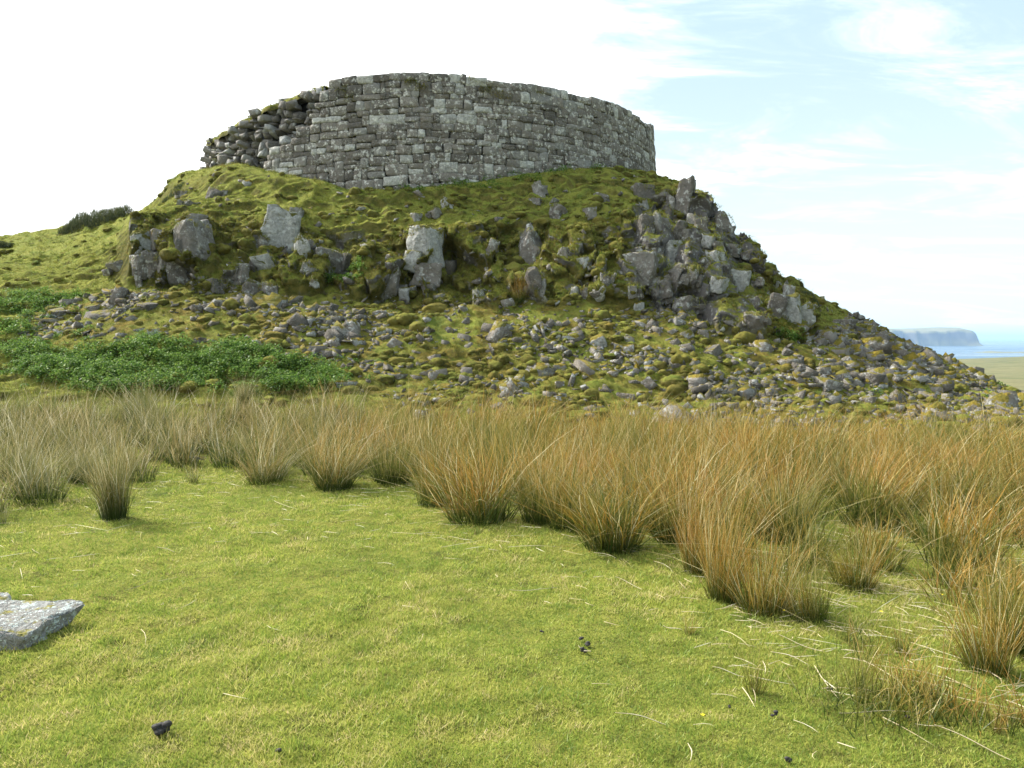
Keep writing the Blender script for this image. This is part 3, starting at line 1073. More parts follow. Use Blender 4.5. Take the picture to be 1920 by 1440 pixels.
def lay_wall():
    g = random.Random(5)
    out = []
    z = 5.0
    ci = 0
    while z < 11.2:
        ch = g.choice([0.16, 0.19, 0.22, 0.25, 0.28, 0.33])
        phi = -math.pi + g.random() * 0.05
        while phi < math.pi:
            w = min(0.95, max(0.15, g.gauss(0.37, 0.16))) * (0.8 + ch * 0.7)
            dp = w / BR
            pc = phi + dp / 2
            wav = 0.16 * math.sin(pc * 3.1 + ci * 0.06) + 0.05 * math.sin(pc * 9 + ci * 0.12) + 0.018 * math.sin(pc * 37 + ci * 0.5)
            zc = z + ch / 2 + wav
            zt, zb = float(rp(ZTOP, pc)), float(rp(ZBASE, pc))
            top_ = min(zc + ch / 2, zt + 0.02)
            if zb - 0.5 < zc and top_ - (zc - ch / 2) > 0.07:
                k = g.random()
                h_ = top_ - (zc - ch / 2)
                zc = zc - ch / 2 + h_ / 2
                if h_ < ch - 0.01:
                    k = 0.99
                parts = [(pc, zc, w, h_)]
                if k < 0.16 and ch > 0.24:      # two thin ones over each other
                    f = g.uniform(0.4, 0.6)
                    parts = [(pc, zc - ch / 2 + ch * f / 2, w, ch * f), (pc, zc + ch / 2 - ch * (1 - f) / 2, w, ch * (1 - f))]
                elif k < 0.20 and w > 0.45:     # a small pinning beside
                    f = 0.7
                    parts = [(pc - dp * (1 - f) / 2, zc, w * f, ch), (pc + dp * f / 2, zc - ch * 0.22, w * (1 - f), ch * 0.5), (pc + dp * f / 2, zc + ch * 0.25, w * (1 - f), ch * 0.45)]
                elif k < 0.27 and ch < 0.36:
                    parts = [(pc, zc + 0.02, w, ch * 1.14)]
                for (p, q, a, b) in parts:
                    out.append((p, q, a, b, g.random()))
            phi += dp
        z += ch
        ci += 1
    res = []
    for (p, q, w, h, rr) in out:
        X, Y = BX + BR * math.sin(p), BY - BR * math.cos(p)
        fac = (-X * math.sin(p) + Y * math.cos(p)) / math.hypot(X, Y)
        u, v = project(np.array(X), np.array(Y), np.array(q))
        jr = g.uniform(-0.02, 0.02)
        mt = wall_matrix(p, BR - 0.17 - 0.07 * (q - 7) + jr, q, w + 0.022, 0.42, h + 0.022, g.gauss(0, 0.03), g.gauss(0, 0.02), g.gauss(0, 0.02))
        res.append((max(fac, 0) * w * h / (X * X + Y * Y), mt, g.randrange(36), fac))
    res.sort(key=lambda a: -a[0])
    for a in res[:300]:
        o = bpy.data.objects.new('stone', BLK[a[2]])
        COL.objects.link(o)
        o.parent = broch
        o.matrix_local = a[1]
    VV, TT, n = [], [], 0
    for a in res[300:]:
        v, f = block_verts(100 + a[2], 2 if a[3] > -0.05 else 1)
        m = np.array(a[1])
        VV.append(v @ m[:3, :3].T + m[:3, 3])
        TT.append(f + n)
        n += len(v)
    o = link('small_stones', mesh_np('small_stones', np.concatenate(VV), tris=np.concatenate(TT)), M['wall'], broch)
    o['kind'] = 'stuff'
    return len(res)


lay_wall()


def lay_ruin():
    g = random.Random(9)
    items = []
    z = 7.0
    while z < 10.6:
        ch = g.uniform(0.18, 0.28)
        phi = -2.0
        while phi < -0.2:
            w = g.uniform(0.22, 0.42)
            dp = w / RR
            pc = phi + dp / 2
            zr, zt, zb = float(rp(ZRUIN, pc)), float(rp(ZTOP, pc)), float(rp(ZBASE, pc))
            u9 = float(ring_uv(np.array([pc]), BR)[0][0])
            if zb - 0.3 < z < zr - 0.14 and z > zt - 0.35 and u9 < 606:
                r = RR - 0.30 + g.gauss(0, 0.11) - 0.05 * (z - 8)
                if g.random() > 0.03:
                    s = g.uniform(1.0, 1.3)
                    items.append(wall_matrix(pc, r, z + ch / 2 + g.gauss(0, 0.03), w * s, g.uniform(0.5, 0.8), ch * s, g.gauss(0, 0.20), g.gauss(0, 0.45), g.gauss(0, 0.15)))
            phi += dp * 0.95
        z += ch * 0.92
    items.sort(key=lambda m: (m.translation.z + broch.location.z > 8.2 or m.translation.y < -3.0, m.translation.z), reverse=True)
    VV, TT, n = [], [], 0
    for k, m in enumerate(items[300:]):
        me_ = RBK[k % 14]
        v = np.array([q.co[:] for q in me_.vertices])
        f = np.array([q.vertices[:] for q in me_.polygons])
        mm = np.array(m)
        VV.append(v @ mm[:3, :3].T + mm[:3, 3])
        TT.append(f + n)
        n += len(v)
    if VV:
        o = link('small_core_stones', mesh_np('small_core_stones', np.concatenate(VV), tris=np.concatenate(TT)), M['core'], broch)
        o['kind'] = 'stuff'
    for k, m in enumerate(items[:300]):
        o = bpy.data.objects.new('core_stone', RBK[k % 14])
        COL.objects.link(o)
        o.parent = broch
        o.matrix_local = m
    return len(items)


print('ruin stones', lay_ruin())


# ------------------------------------------------------------------ ribbons (grass, rushes)
def ribbons(base, dirn, L, W, bend, rnd, seg=3, side=None, rg=RG, tip=0.12):
    N = len(base)
    if side is None:
        a = rg.random(N) * 2 * np.pi
        side = np.stack([np.cos(a), np.sin(a), np.zeros(N)], -1)
    ts = np.linspace(0, 1, seg + 1)
    vs, at = [], []
    for t_ in ts[:-1]:
        p = base + dirn * (L * t_)[:, None] + bend * (L * t_ * t_)[:, None]
        w = (W * (1 - (1 - tip) * t_ ** 1.6) * 0.5)[:, None]
        vs += [p - side * w, p + side * w]
        at += [np.full(N, t_)] * 2
    vs.append(base + dirn * L[:, None] + bend * L[:, None])
    at.append(np.ones(N))
    V = np.stack(vs, 1)
    T = np.stack(at, 1)
    K = V.shape[1]
    o = np.arange(N)[:, None] * K
    quads = [o + np.array([[2 * s, 2 * s + 1, 2 * s + 3, 2 * s + 2]]) for s in range(seg - 1)]
    tris = o + np.array([[2 * (seg - 1), 2 * (seg - 1) + 1, 2 * seg]])
    R = np.repeat(rnd[:, None], K, 1)
    return V.reshape(-1, 3), (np.concatenate(quads) if quads else np.zeros((0, 4), int)), tris, T.ravel(), R.ravel()


def ribbon_mesh(name, packs):
    VV, QQ, TT, A, B, n = [], [], [], [], [], 0
    for V, q, tr, a, b in packs:
        VV.append(V)
        QQ.append(q + n)
        TT.append(tr + n)
        A.append(a)
        B.append(b)
        n += len(V)
    return mesh_np(name, np.concatenate(VV), quads=np.concatenate(QQ), tris=np.concatenate(TT),
                   attrs={'t': np.concatenate(A), 'rnd': np.concatenate(B)})


M['rush'] = blade_mat('rush_stems', (0.040, 0.070, 0.011),  # dark green feet, deepened in colour to put shade between the clumps
                      [(0.0, (0.050, 0.085, 0.012)), (0.28, (0.125, 0.145, 0.022)), (0.46, (0.31, 0.155, 0.024)), (0.70, (0.44, 0.255, 0.050)), (0.88, (0.52, 0.42, 0.15)), (1.0, (0.66, 0.60, 0.36))],
                      (0.48, 0.35, 0.12), 0.35, clump=True)
M['lawn'] = blade_mat('lawn_blades', (0.15, 0.22, 0.03),
                      [(0.0, (0.13, 0.21, 0.032)), (0.3, (0.27, 0.36, 0.055)), (0.55, (0.45, 0.48, 0.09)), (0.8, (0.60, 0.54, 0.17)), (1.0, (0.70, 0.54, 0.30))],
                      (0.48, 0.50, 0.13), 0.42, tint=0.15, half=True)
M['hillgrass'] = blade_mat('hill_blades', (0.085, 0.12, 0.02),
                           [(0.0, (0.08, 0.125, 0.018)), (0.35, (0.18, 0.215, 0.032)), (0.62, (0.30, 0.28, 0.05)), (0.85, (0.19, 0.135, 0.035)), (1.0, (0.24, 0.15, 0.045))],
                           (0.32, 0.29, 0.065), 0.40, tint=0.3, half=True)
M['straw'] = blade_mat('dead_stems', (0.48, 0.41, 0.26), [(0, (0.40, 0.31, 0.17)), (0.6, (0.55, 0.47, 0.32)), (1, (0.68, 0.64, 0.50))], (0.55, 0.48, 0.32), 0.15)
M['nettle'] = blade_mat('nettle_leaves', (0.05, 0.12, 0.022), [(0, (0.06, 0.12, 0.022)), (0.6, (0.16, 0.27, 0.045)), (1, (0.30, 0.38, 0.08))], (0.18, 0.29, 0.05), 0.45)
M['gorse'] = blade_mat('bush_twigs', (0.05, 0.06, 0.025), [(0, (0.05, 0.07, 0.03)), (0.6, (0.09, 0.11, 0.04)), (1, (0.15, 0.15, 0.07))], (0.12, 0.13, 0.06), 0.25)


def clump_pack(n, h, spread, lean, rg, base=(0, 0, 0), width=0.0054, curl=0.25, seg=4, wind=(0.06, -0.02)):
    a = rg.random(n) * 2 * np.pi
    r = np.sqrt(rg.random(n)) * spread
    b = np.stack([r * np.cos(a), r * np.sin(a) * 0.9, np.zeros(n) - 0.02], -1) + np.array(base)
    out = np.stack([np.cos(a), np.sin(a), np.zeros(n)], -1) * (r / spread * lean)[:, None]
    d = out + rg.normal(scale=0.14, size=(n, 3)) + np.array([0, 0, 1.0])
    d /= np.linalg.norm(d, axis=1, keepdims=True)
    L = h * np.clip(rg.normal(0.74, 0.22, n), 0.2, 1.2) * (1 - 0.18 * r / spread)
    bend = rg.normal(scale=1, size=(n, 3)) * (curl * 0.45 + 0.06) + out * curl * 0.9 + np.array([wind[0], wind[1], 0])
    # a few stems broken over
    br = rg.random(n) < 0.13
    bend[br] *= 3.4
    bend[:, 2] = -np.abs(bend[:, 2]) * 0.6
    W = width * rg.uniform(0.7, 1.3, n)
    rnd = np.clip(rg.normal(0.55, 0.30, n), 0, 1)
    return ribbons(b, d, L, W, bend, rnd, seg, rg=rg)


def sedge_meshes():
    out = []
    for i in range(12):
        rg = np.random.default_rng(900 + i)
        n = [520, 440, 560, 400, 470, 520, 360, 420, 480, 340, 120, 100][i]
        p = [clump_pack(n, 1.0, (0.17 if i < 10 else 0.09) * rg.uniform(0.85, 1.2), rg.uniform(0.16, 0.40), rg, curl=rg.uniform(0.15, 0.45), wind=tuple(rg.normal(0, 0.09, 2)))]
        # dead skirt at the foot
        m = 60
        a = rg.random(m) * 2 * np.pi
        b = np.stack([np.cos(a) * 0.15, np.sin(a) * 0.15, 0.01 + 0 * a], -1)
        d = np.stack([np.cos(a), np.sin(a), rg.uniform(0, 0.5, m)], -1)
        d /= np.linalg.norm(d, axis=1, keepdims=True)
        p.append(ribbons(b, d, rg.uniform(0.1, 0.35, m), np.full(m, 0.005), np.stack([0 * a, 0 * a, -rg.uniform(0.1, 0.5, m)], -1), rg.uniform(0.7, 1, m), 3, rg=rg))
        me = ribbon_mesh('rush_clump', p)
        me.materials.append(M['rush'])
        out.append(me)
    return out


RUSH = sedge_meshes()
RG_GROUP = 'rush clumps along the edge of the lawn'
CL = [  # u, v of the foot, height, width factor, label
    (215, 972, 1.02, 0.62, 'tall pale rush clump standing alone at the left on the lawn edge'),
    (4, 985, 0.42, 0.8, 'short rush clump cut by the left edge of the photo'),
    (362, 905, 0.44, 1.0, 'small brown rush clump in front of the grey stone at the left'),
    (500, 905, 0.66, 1.5, 'broad orange rush clump between the small brown clump and the dark round one'),
    (625, 915, 0.80, 1.2, 'dark based round rush clump left of centre on the lawn edge'),
    (733, 905, 0.74, 1.0, 'upright rush clump just right of the dark based round one'),
    (815, 948, 0.80, 0.8, 'narrow rush clump leaning left against the biggest central clump'),
    (898, 975, 0.90, 1.45, 'biggest rush clump at centre with orange stems and dark green foot'),
    (1012, 978, 0.80, 0.9, 'slim rush clump right of the biggest central clump'),
    (1065, 990, 0.76, 0.9, 'orange rush clump close behind the wide flaring one'),
    (1148, 1028, 0.80, 1.45, 'wide flaring pale rush clump standing forward right of centre'),
    (1195, 960, 0.78, 1.0, 'rush clump in the gap behind the wide flaring one'),
    (1268, 1010, 0.84, 1.2, 'tall rush clump bordering the green inlet right of the flaring one'),
    (1310, 1075, 0.78, 0.65, 'leaning rush clump just behind the foremost dark footed one'),
    (1352, 1125, 0.78, 0.62, 'foremost tall rush clump with dark green foot at right'),
    (1432, 1150, 0.52, 1.0, 'low tawny rush clump right of the foremost tall one'),
    (1515, 1160, 0.46, 0.9, 'thin low rush clump with bent stems in the right grass'),
    (1292, 1190, 0.20, 1.1, 'tiny yellow rush tuft alone on the lawn right of the droppings'),
    (1415, 1300, 0.40, 0.85, 'small upright rush tuft alone on the lawn at lower right'),
    (1610, 1295, 0.40, 0.85, 'second small rush tuft on the lawn, with green foot, lower right'),
    (1690, 1225, 0.32, 0.9, 'thin green rush tuft beside the long dead stem at right'),
    (1600, 1100, 0.50, 1.0, 'low rush clump behind the pale dead stems at right'),
    (1735, 1310, 0.30, 0.4, 'sparse rush tuft among dead stems near the lower right'),
    (1850, 1260, 0.60, 0.8, 'straw coloured rush clump at the right edge'),
    (1905, 1220, 0.66, 0.8, 'tall straw rush clump cut by the right edge of the photo'),
    (1870, 1375, 0.24, 0.6, 'dark footed rush tuft in the lower right corner'),
    (1800, 1060, 0.80, 1.3, 'tall dark green footed rush clump deep at the right'),
    (1640, 985, 0.86, 1.4, 'bushy orange brown rush clump in the middle of the right bed'),
    (1460, 1010, 0.70, 1.2, 'tangled rush clump behind the foremost tall one'),
    (1080, 880, 0.72, 0.9, 'bright orange rush clump half hidden behind the front row right of centre'),
    (455, 760, 0.62, 0.9, 'green rush clump standing in the nettles'),
    (280, 800, 0.80, 1.4, 'dark green and orange rush clump below the nettles at left'),
    (150, 905, 0.66, 0.9, 'grey rush clump behind the tall pale one at left'),
    (60, 915, 0.60, 1.1, 'loose grey rush clump near the mossy stone at far left'),
    (1400, 905, 0.84, 1.3, 'tall rush clump with green heart right of centre in the bed'),
    (1230, 880, 0.86, 1.2, 'dense dark green rush clump behind the front row at centre right'),
    (975, 565, 0.85, 0.8, 'orange tipped rush tuft growing at the foot of the tall crag slab'),
]


def rush_obj(k, p, h, wf, label, shared=None):
    o = bpy.data.objects.new('rush_clump', RUSH[k])
    COL.objects.link(o)
    o.location = p
    o.rotation_euler = (random.gauss(0, 0.04), random.gauss(0, 0.04), random.random() * 6.28)
    o.scale = (h * wf, h * wf, h)
    tag(o, label, 'rushes', RG_GROUP)
    return o


spots = []
for i, (u, v, h, wf, lb) in enumerate(CL):
    c = cast(u, v)
    k = 10 + i % 2 if h < 0.45 else i % 10
    h *= 1.15 if h > 0.45 else 1.0
    rush_obj(k, c[0] - Vector((0, 0, 0.02)), h, wf, lb)
    spots.append((c[0].x, c[0].y, 0.22 * wf))


def rush_zone(X, Y, u, v):
    low = np.interp(u, [-200, 0, 150, 262, 300, 420, 560, 700, 780, 930, 1050, 1210, 1250, 1330, 1450, 1560, 1700, 1920, 2100],
                    [1010, 960, 935, 905, 880, 885, 895, 890, 915, 940, 965, 985, 1040, 1085, 1100, 1095, 1110, 1200, 1300])
    ymax = np.interp(u, [-200, 0, 650, 1000, 1500, 1920, 2200], [12.8, 12.6, 12.6, 12.2, 11.6, 11.0, 10.5])
    return (v < low) & (Y < ymax)


def rush_bed():
    packs = []
    rg = np.random.default_rng(77)
    cnt = 0
    for _ in range(9000):
        Y = rg.uniform(4.2, 12.8)
        X = rg.uniform(-1.05, 1.05) * (Y * 0.72 + 0.6)
        z = float(land(np.array([X]), np.array([Y]))[0])
        u, v = project(np.array([X]), np.array([Y]), np.array([z]))
        if not rush_zone(np.array([X]), np.array([Y]), u, v)[0]:
            continue
        uu = float(u[0])
        # thinner growth at the far left and in the lower right
        dens = 1.0
        if uu < 480 and Y < 10.5:
            dens = 0.42
        if uu > 1380 and Y < 6.6:
            dens = 0.28
        if rg.random() > dens:
            continue
        if any((X - a) ** 2 + (Y - b) ** 2 < (c + 0.20) ** 2 for a, b, c in spots):
            continue
        spots.append((X, Y, 0.10 if Y > 7 else 0.13))
        h = rg.uniform(0.60, 1.08)
        if uu < 480:
            h *= 0.85
        if dens < 1 and uu > 1300:
            h *= 0.62
        n = int(rg.uniform(120, 200) * (1.0 if Y < 9 else 0.8))
        packs.append(clump_pack(n, h, rg.uniform(0.13, 0.22), rg.uniform(0.2, 0.48), rg, (X, Y, float(drop(X, Y).z)), 0.0064 if Y < 9 else 0.0085,
                                0.30 + 0.25 * sstep(1300, 1900, uu), 3))
        cnt += 1
        if cnt > 400:
            break
    print('bed clumps', cnt)
    o = link('rush_bed', ribbon_mesh('rush_bed', packs), M['rush'])
    tag(o, 'dense bed of tawny and green rushes between the lawn and the scree', 'rushes', kind='stuff')


rush_bed()


# ------------------------------------------------------------------ lawn
def lawn():
    rg = np.random.default_rng(5)
    n = 430000
    w = 1.0 / np.maximum(QD, 2.0) ** 2.0
    inside = (QP[..., 1] > 1.9) & (QP[..., 1] < 12.5) & (QU > -130) & (QU < 2050)
    p, nn, _ = sample_hill(n, w * inside, rg)
    d = rg.normal(scale=0.55, size=(n, 3)) * np.array([1, 1, 0]) + np.array([0, 0, 1.0])
    d /= np.linalg.norm(d, axis=1, keepdims=True)
    patch = fbm(p[:, 0] * 1.6, p[:, 1] * 1.6, 0 * p[:, 0], 3, 15)
    D = np.linalg.norm(p, axis=1)
    L = rg.uniform(0.010, 0.028, n) * (1 + 0.5 * patch) * (1 + 0.06 * D)
    L = np.where(rg.random(n) < 0.02, L * 1.8, L)
    W = (0.0022 + 0.0006 * D) * rg.uniform(0.7, 1.4, n)
    rnd = np.clip(rg.normal(0.44, 0.2, n) + 0.30 * patch + 0.5 * fbm(p[:, 0] * 9, p[:, 1] * 9, 0 * D, 3, 18) + 0.15 * sstep(0.25, 0.5, fbm(p[:, 0] * 3, p[:, 1] * 3, 0 * D, 3, 39)), 0, 1)
    L *= 1 + 0.5 * fbm(p[:, 0] * 9, p[:, 1] * 9, 0 * D, 2, 28)
    bend = rg.normal(scale=0.35, size=(n, 3)) * np.array([1, 1, 0.3])
    pk = ribbons(p - np.array([0, 0, 0.003]), d, L, W, bend, rnd, 1, rg=rg)
    o = link('lawn_grass', ribbon_mesh('lawn_grass', [pk]), M['lawn'])
    tag(o, 'short bright green grazed turf in the foreground', 'grass', kind='stuff')


lawn()


def hill_grass():
    rg = np.random.default_rng(6)
    n = 290000
    up = np.clip((QN[..., 2] - 0.25) / 0.5, 0.02, 1)
    w = up / np.maximum(QD, 9) ** 1.0
    w = w * (QP[..., 1] > 11.5) * (QP[..., 1] < 40) * (QU > -120) * (QU < 2050) * (QV < 830)
    rb = np.hypot(QP[..., 0] - BX, QP[..., 1] - BY)
    w = w * (rb > 8.95)
    w = w * (1 - 0.55 * HSCREE[:-1, :-1]) * (1 - 0.65 * HCRAG[:-1, :-1] * sstep(1150, 1200, QU) * sstep(1440, 1400, QU))
    facing = QN[..., 1] * -1 * QP[..., 1] - QN[..., 2] * (QP[..., 2] - EYE) - QN[..., 0] * QP[..., 0]
    w = w * np.where(facing > -3, 1, 0.1)
    p, nn, (i, j) = sample_hill(n, w, rg)
    patch = fbm(p[:, 0] * 0.9, p[:, 1] * 0.9, p[:, 2], 3, 115)
    d = rg.normal(scale=0.45, size=(n, 3)) + np.array([0.0, -0.15, 0.8]) + nn * 0.4
    d /= np.linalg.norm(d, axis=1, keepdims=True)
    cr = HCRAG[i, j]
    L = rg.uniform(0.035, 0.085, n) * (1 + 0.5 * patch) * (1 + 0.8 * cr)
    W = rg.uniform(0.010, 0.020, n)
    rnd = np.clip(rg.normal(0.45, 0.22, n) + 0.5 * patch + 0.35 * cr + 0.2 * HSCREE[i, j], 0, 1)
    bend = rg.normal(scale=0.3, size=(n, 3)) + np.array([0, -0.1, -0.35])
    rnd = np.clip(rnd + 0.35 * fbm(p[:, 0] * 5, p[:, 1] * 5, p[:, 2] * 5, 3, 119), 0, 1)
    pk = ribbons(p - nn * 0.01, d, L, W, bend, rnd, 1, rg=rg)
    m = 5200
    C, cn, (ci, cj) = sample_hill(m, w * (1 + 2.0 * HCRAG[:-1, :-1]), rg)
    k = rg.integers(0, m, 95000)
    q = len(k)
    P2 = C[k] + rg.normal(scale=0.035, size=(q, 3)) * np.array([1.4, 1, 0.3])
    d2 = rg.normal(scale=0.45, size=(q, 3)) + np.array([0.05, -0.45, 0.75])
    d2 /= np.linalg.norm(d2, axis=1, keepdims=True)
    pk2 = ribbons(P2, d2, rg.uniform(0.08, 0.20, q) * np.repeat(rg.uniform(0.6, 1.2, m)[:, None], 1, 1)[k, 0], rg.uniform(0.010, 0.016, q),
                  rg.normal(scale=0.2, size=(q, 3)) + np.array([0, -0.15, -0.65]), np.clip(rg.random(m)[k] * 0.9 + rg.normal(0, 0.12, q), 0, 1), 2, rg=rg)
    o = link('hill_grass', ribbon_mesh('hill_grass', [pk, pk2]), M['hillgrass'])
    tag(o, 'rough green and yellow grass and moss covering the hillside', 'grass', kind='stuff')


hill_grass()


# ------------------------------------------------------------------ crag boulders (hand placed)
CR = [  # u, v, w, h, label
    (278, 457, 52, 52, 'grey slanted rock face, upper of two at the crag\'s left end'),
    (276, 508, 50, 66, 'pale rock face low at the far left corner of the crag'),
    (360, 455, 74, 78, 'big square grey rock face under a grass lip, left crag'),
    (326, 505, 56, 74, 'triangular pale grey rock leaning below the big square face, left'),
    (360, 412, 48, 18, 'dark flat ledge rock above the big square face at left'),
    (411, 367, 42, 28, 'low grey rock in the grass near the skyline above the left crag'),
    (351, 386, 34, 20, 'small slanted grey rock on the left shoulder, below the paler one'),
    (344, 365, 30, 14, 'pale flat rock on the left skyline shoulder'),
    (524, 444, 74, 92, 'large rounded grey boulder in the left middle of the crag'),
    (560, 408, 40, 30, 'pointed grey rock on top of the large rounded boulder'),
    (573, 465, 36, 46, 'split grey rock touching the right of the large rounded boulder'),
    (494, 460, 22, 34, 'narrow pale rock left of the large rounded boulder'),
    (492, 497, 42, 38, 'square dark rock below the narrow pale one'),
    (450, 516, 30, 40, 'small broken rock face low in the mossy bank, left'),
    (622, 494, 84, 50, 'wide blue grey rock under a mossy lip, left of centre'),
    (577, 508, 26, 36, 'pale pinkish rock at the left end of the wide blue grey one'),
    (589, 531, 20, 18, 'small pale rock low below the wide blue grey one'),
    (403, 539, 28, 28, 'upright squared rock at the crag foot, left'),
    (374, 525, 17, 12, 'small white squared stone at the foot of the left crag'),
    (440, 546, 22, 18, 'rounded grey rock at the crag foot beside the upright squared one'),
    (474, 548, 34, 40, 'dark broken rock at the crag foot, left'),
    (505, 548, 34, 38, 'dark blocky rock touching the broken one at the crag foot'),
    (221, 503, 46, 26, 'low pointed rock in the grass left of the crag'),
    (790, 468, 72, 78, 'big pale boulder with a round white lichen spot, centre left'),
    (798, 520, 66, 42, 'mossy dark rock directly under the boulder with white spot'),
    (731, 538, 66, 74, 'leaning egg shaped dark boulder at the crag foot, centre left'),
    (814, 405, 30, 32, 'rounded rock in the upper grass above the boulder with white spot'),
    (783, 410, 24, 20, 'dark rock left of the rounded one in the upper grass'),
    (841, 387, 30, 26, 'dark mossy rock up right of the rounded one below the wall'),
    (923, 468, 24, 38, 'dark narrow rock in the mossy bank at centre'),
    (994, 485, 66, 112, 'tall smooth grey slab in the centre of the crag'),
    (997, 535, 46, 58, 'lower part rock under the tall smooth slab'),
    (897, 552, 20, 20, 'pale pointed rock at the crag foot, centre'),
    (1009, 362, 30, 38, 'pointed grey rock in the grass not far below the wall'),
    (1006, 380, 26, 14, 'flat rock at the foot of the pointed one below the wall'),
    (1129, 374, 26, 22, 'small whitish squared rock alone in the upper grass'),
    (1046, 402, 30, 38, 'dark heathery rock in the upper slope at centre right'),
    (1104, 402, 28, 24, 'dark broken rock right of the heathery one'),
    (1079, 551, 26, 24, 'grey rock, left of three in a row at the crag foot'),
    (1099, 551, 22, 24, 'grey rock, middle of three in a row at the crag foot'),
    (1121, 549, 28, 28, 'grey rock, right of three in a row at the crag foot'),
    (1142, 530, 28, 34, 'lichened rock above the row of three at crag foot'),
    (1066, 480, 34, 30, 'dark rock under heavy moss at centre right'),
    (1098, 498, 30, 30, 'mossy broken rock between the tall slab and the right cliff'),
    (1204, 366, 42, 34, 'rounded pale rock near the top of the right cliff'),
    (1204, 386, 26, 24, 'white speckled rock just below the rounded pale one, right'),
    (1250, 376, 40, 30, 'pale flat topped rock near the right skyline below the tower'),
    (1279, 376, 44, 72, 'tall rounded rock on the right skyline just below the tower'),
    (1198, 440, 50, 62, 'oval smooth grey rock with pale lower half, right cliff'),
    (1254, 406, 16, 38, 'thin upright pale splinter of rock in the right cliff'),
    (1234, 420, 38, 44, 'dark recessed rock beside the thin upright splinter'),
    (1277, 443, 34, 50, 'white speckled rock in the middle of the right cliff'),
    (1316, 430, 22, 40, 'narrow green grey rock high in the right cliff'),
    (1300, 425, 24, 40, 'brown rock left of the narrow green grey one'),
    (1334, 455, 30, 28, 'rounded pale rock in the right cliff near the skyline'),
    (1356, 430, 34, 58, 'squared dark rock that makes the step in the right skyline'),
    (1333, 398, 36, 28, 'grey rock on the right skyline above the step'),
    (1204, 476, 54, 24, 'overhanging ledge rock above the biggest face of the right cliff'),
    (1212, 512, 78, 76, 'biggest smooth rock face at the left of the right cliff'),
    (1262, 482, 40, 54, 'brownish rock face upper right of the biggest face'),
    (1268, 520, 48, 46, 'broken grey rock right of the biggest face'),
    (1306, 518, 26, 38, 'upright rock fin in the right cliff'),
    (1345, 492, 36, 42, 'square grey rock in the right cliff below the skyline step'),
    (1345, 536, 34, 32, 'rough cracked rock left of the tall squared block'),
    (1386, 540, 40, 68, 'tall squared block with white top, right cliff'),
    (1416, 531, 28, 20, 'pale rock to the right of the tall squared block'),
    (1243, 553, 46, 40, 'grey rock at the foot of the right cliff under the biggest face'),
    (1192, 548, 26, 24, 'dark rock at the left foot of the right cliff'),
    (1293, 573, 54, 32, 'low wide block at the foot of the right cliff'),
    (1413, 573, 28, 32, 'rounded rock below the tall squared block'),
    (1418, 604, 46, 36, 'rounded mossy topped rock at the foot of the right cliff'),
    (1372, 608, 44, 24, 'low rock in the bank at the foot of the right cliff'),
    (1452, 588, 40, 64, 'blue grey slab, left part of the rightmost crag'),
    (1478, 592, 40, 72, 'tall pale slab with a green streak in the rightmost crag'),
    (1475, 560, 28, 44, 'upper rock on top of the tall pale slab'),
    (1505, 600, 42, 60, 'dark brown rock at the right end of the rightmost crag'),
    (1392, 490, 20, 30, 'small upright rock near the right skyline'),
    (1372, 470, 30, 24, 'sloping rock just under the right skyline'),
    (1402, 479, 24, 18, 'dark rock making a notch in the right skyline'),
    (1436, 503, 28, 16, 'dark flat rock on the right skyline'),
    (1450, 514, 18, 14, 'small reddish rock on the right skyline under the flat one'),
    (1322, 494, 22, 20, 'small white topped rock in the right cliff'),
    (1457, 536, 16, 18, 'small pale rock in the grass above the rightmost crag'),
]


def place_rock(name, mesh, u, v, w, h, label, cat, group, depth=0.85, rot=0.0, sink=0.30, grow=1.12, upright=True):
    c = cast(u, v)
    if c is None:
        return None
    p, n, d = c
    D = p.y
    W, H = w * D / F * grow, h * D / F * grow
    T = max(min(W, H * 1.4), 0.6 * W) * depth
    o = bpy.data.objects.new(name, mesh)
    COL.objects.link(o)
    o.location = p + Vector((d.x, d.y, d.z * 0.4)).normalized() * T * sink
    o.rotation_euler = (random.gauss(0, 0.05), rot, math.atan2(d.x, d.y) * -1 + random.gauss(0, 0.15))
    o.scale = (W / 2, T / 2, H / 2)
    tag(o, label, cat, group)
    return o


TOPS = []
for i, (u, v, w, h, lb) in enumerate(CR):
    v_, f_ = cluster_verts(500 + i, w / h, w * h > 2000)
    me = mesh_np('crag_rock', v_, tris=f_)
    me.materials.append(M['crag'])
    o = place_rock('crag_rock', me, u, v, w, h, lb, 'rock', 'rock faces of the crag', grow=1.20, sink=0.14, rot=random.gauss(0, 0.06))
    if o:
        TOPS.append((o.location.copy(), o.scale.copy(), o.rotation_euler.z))


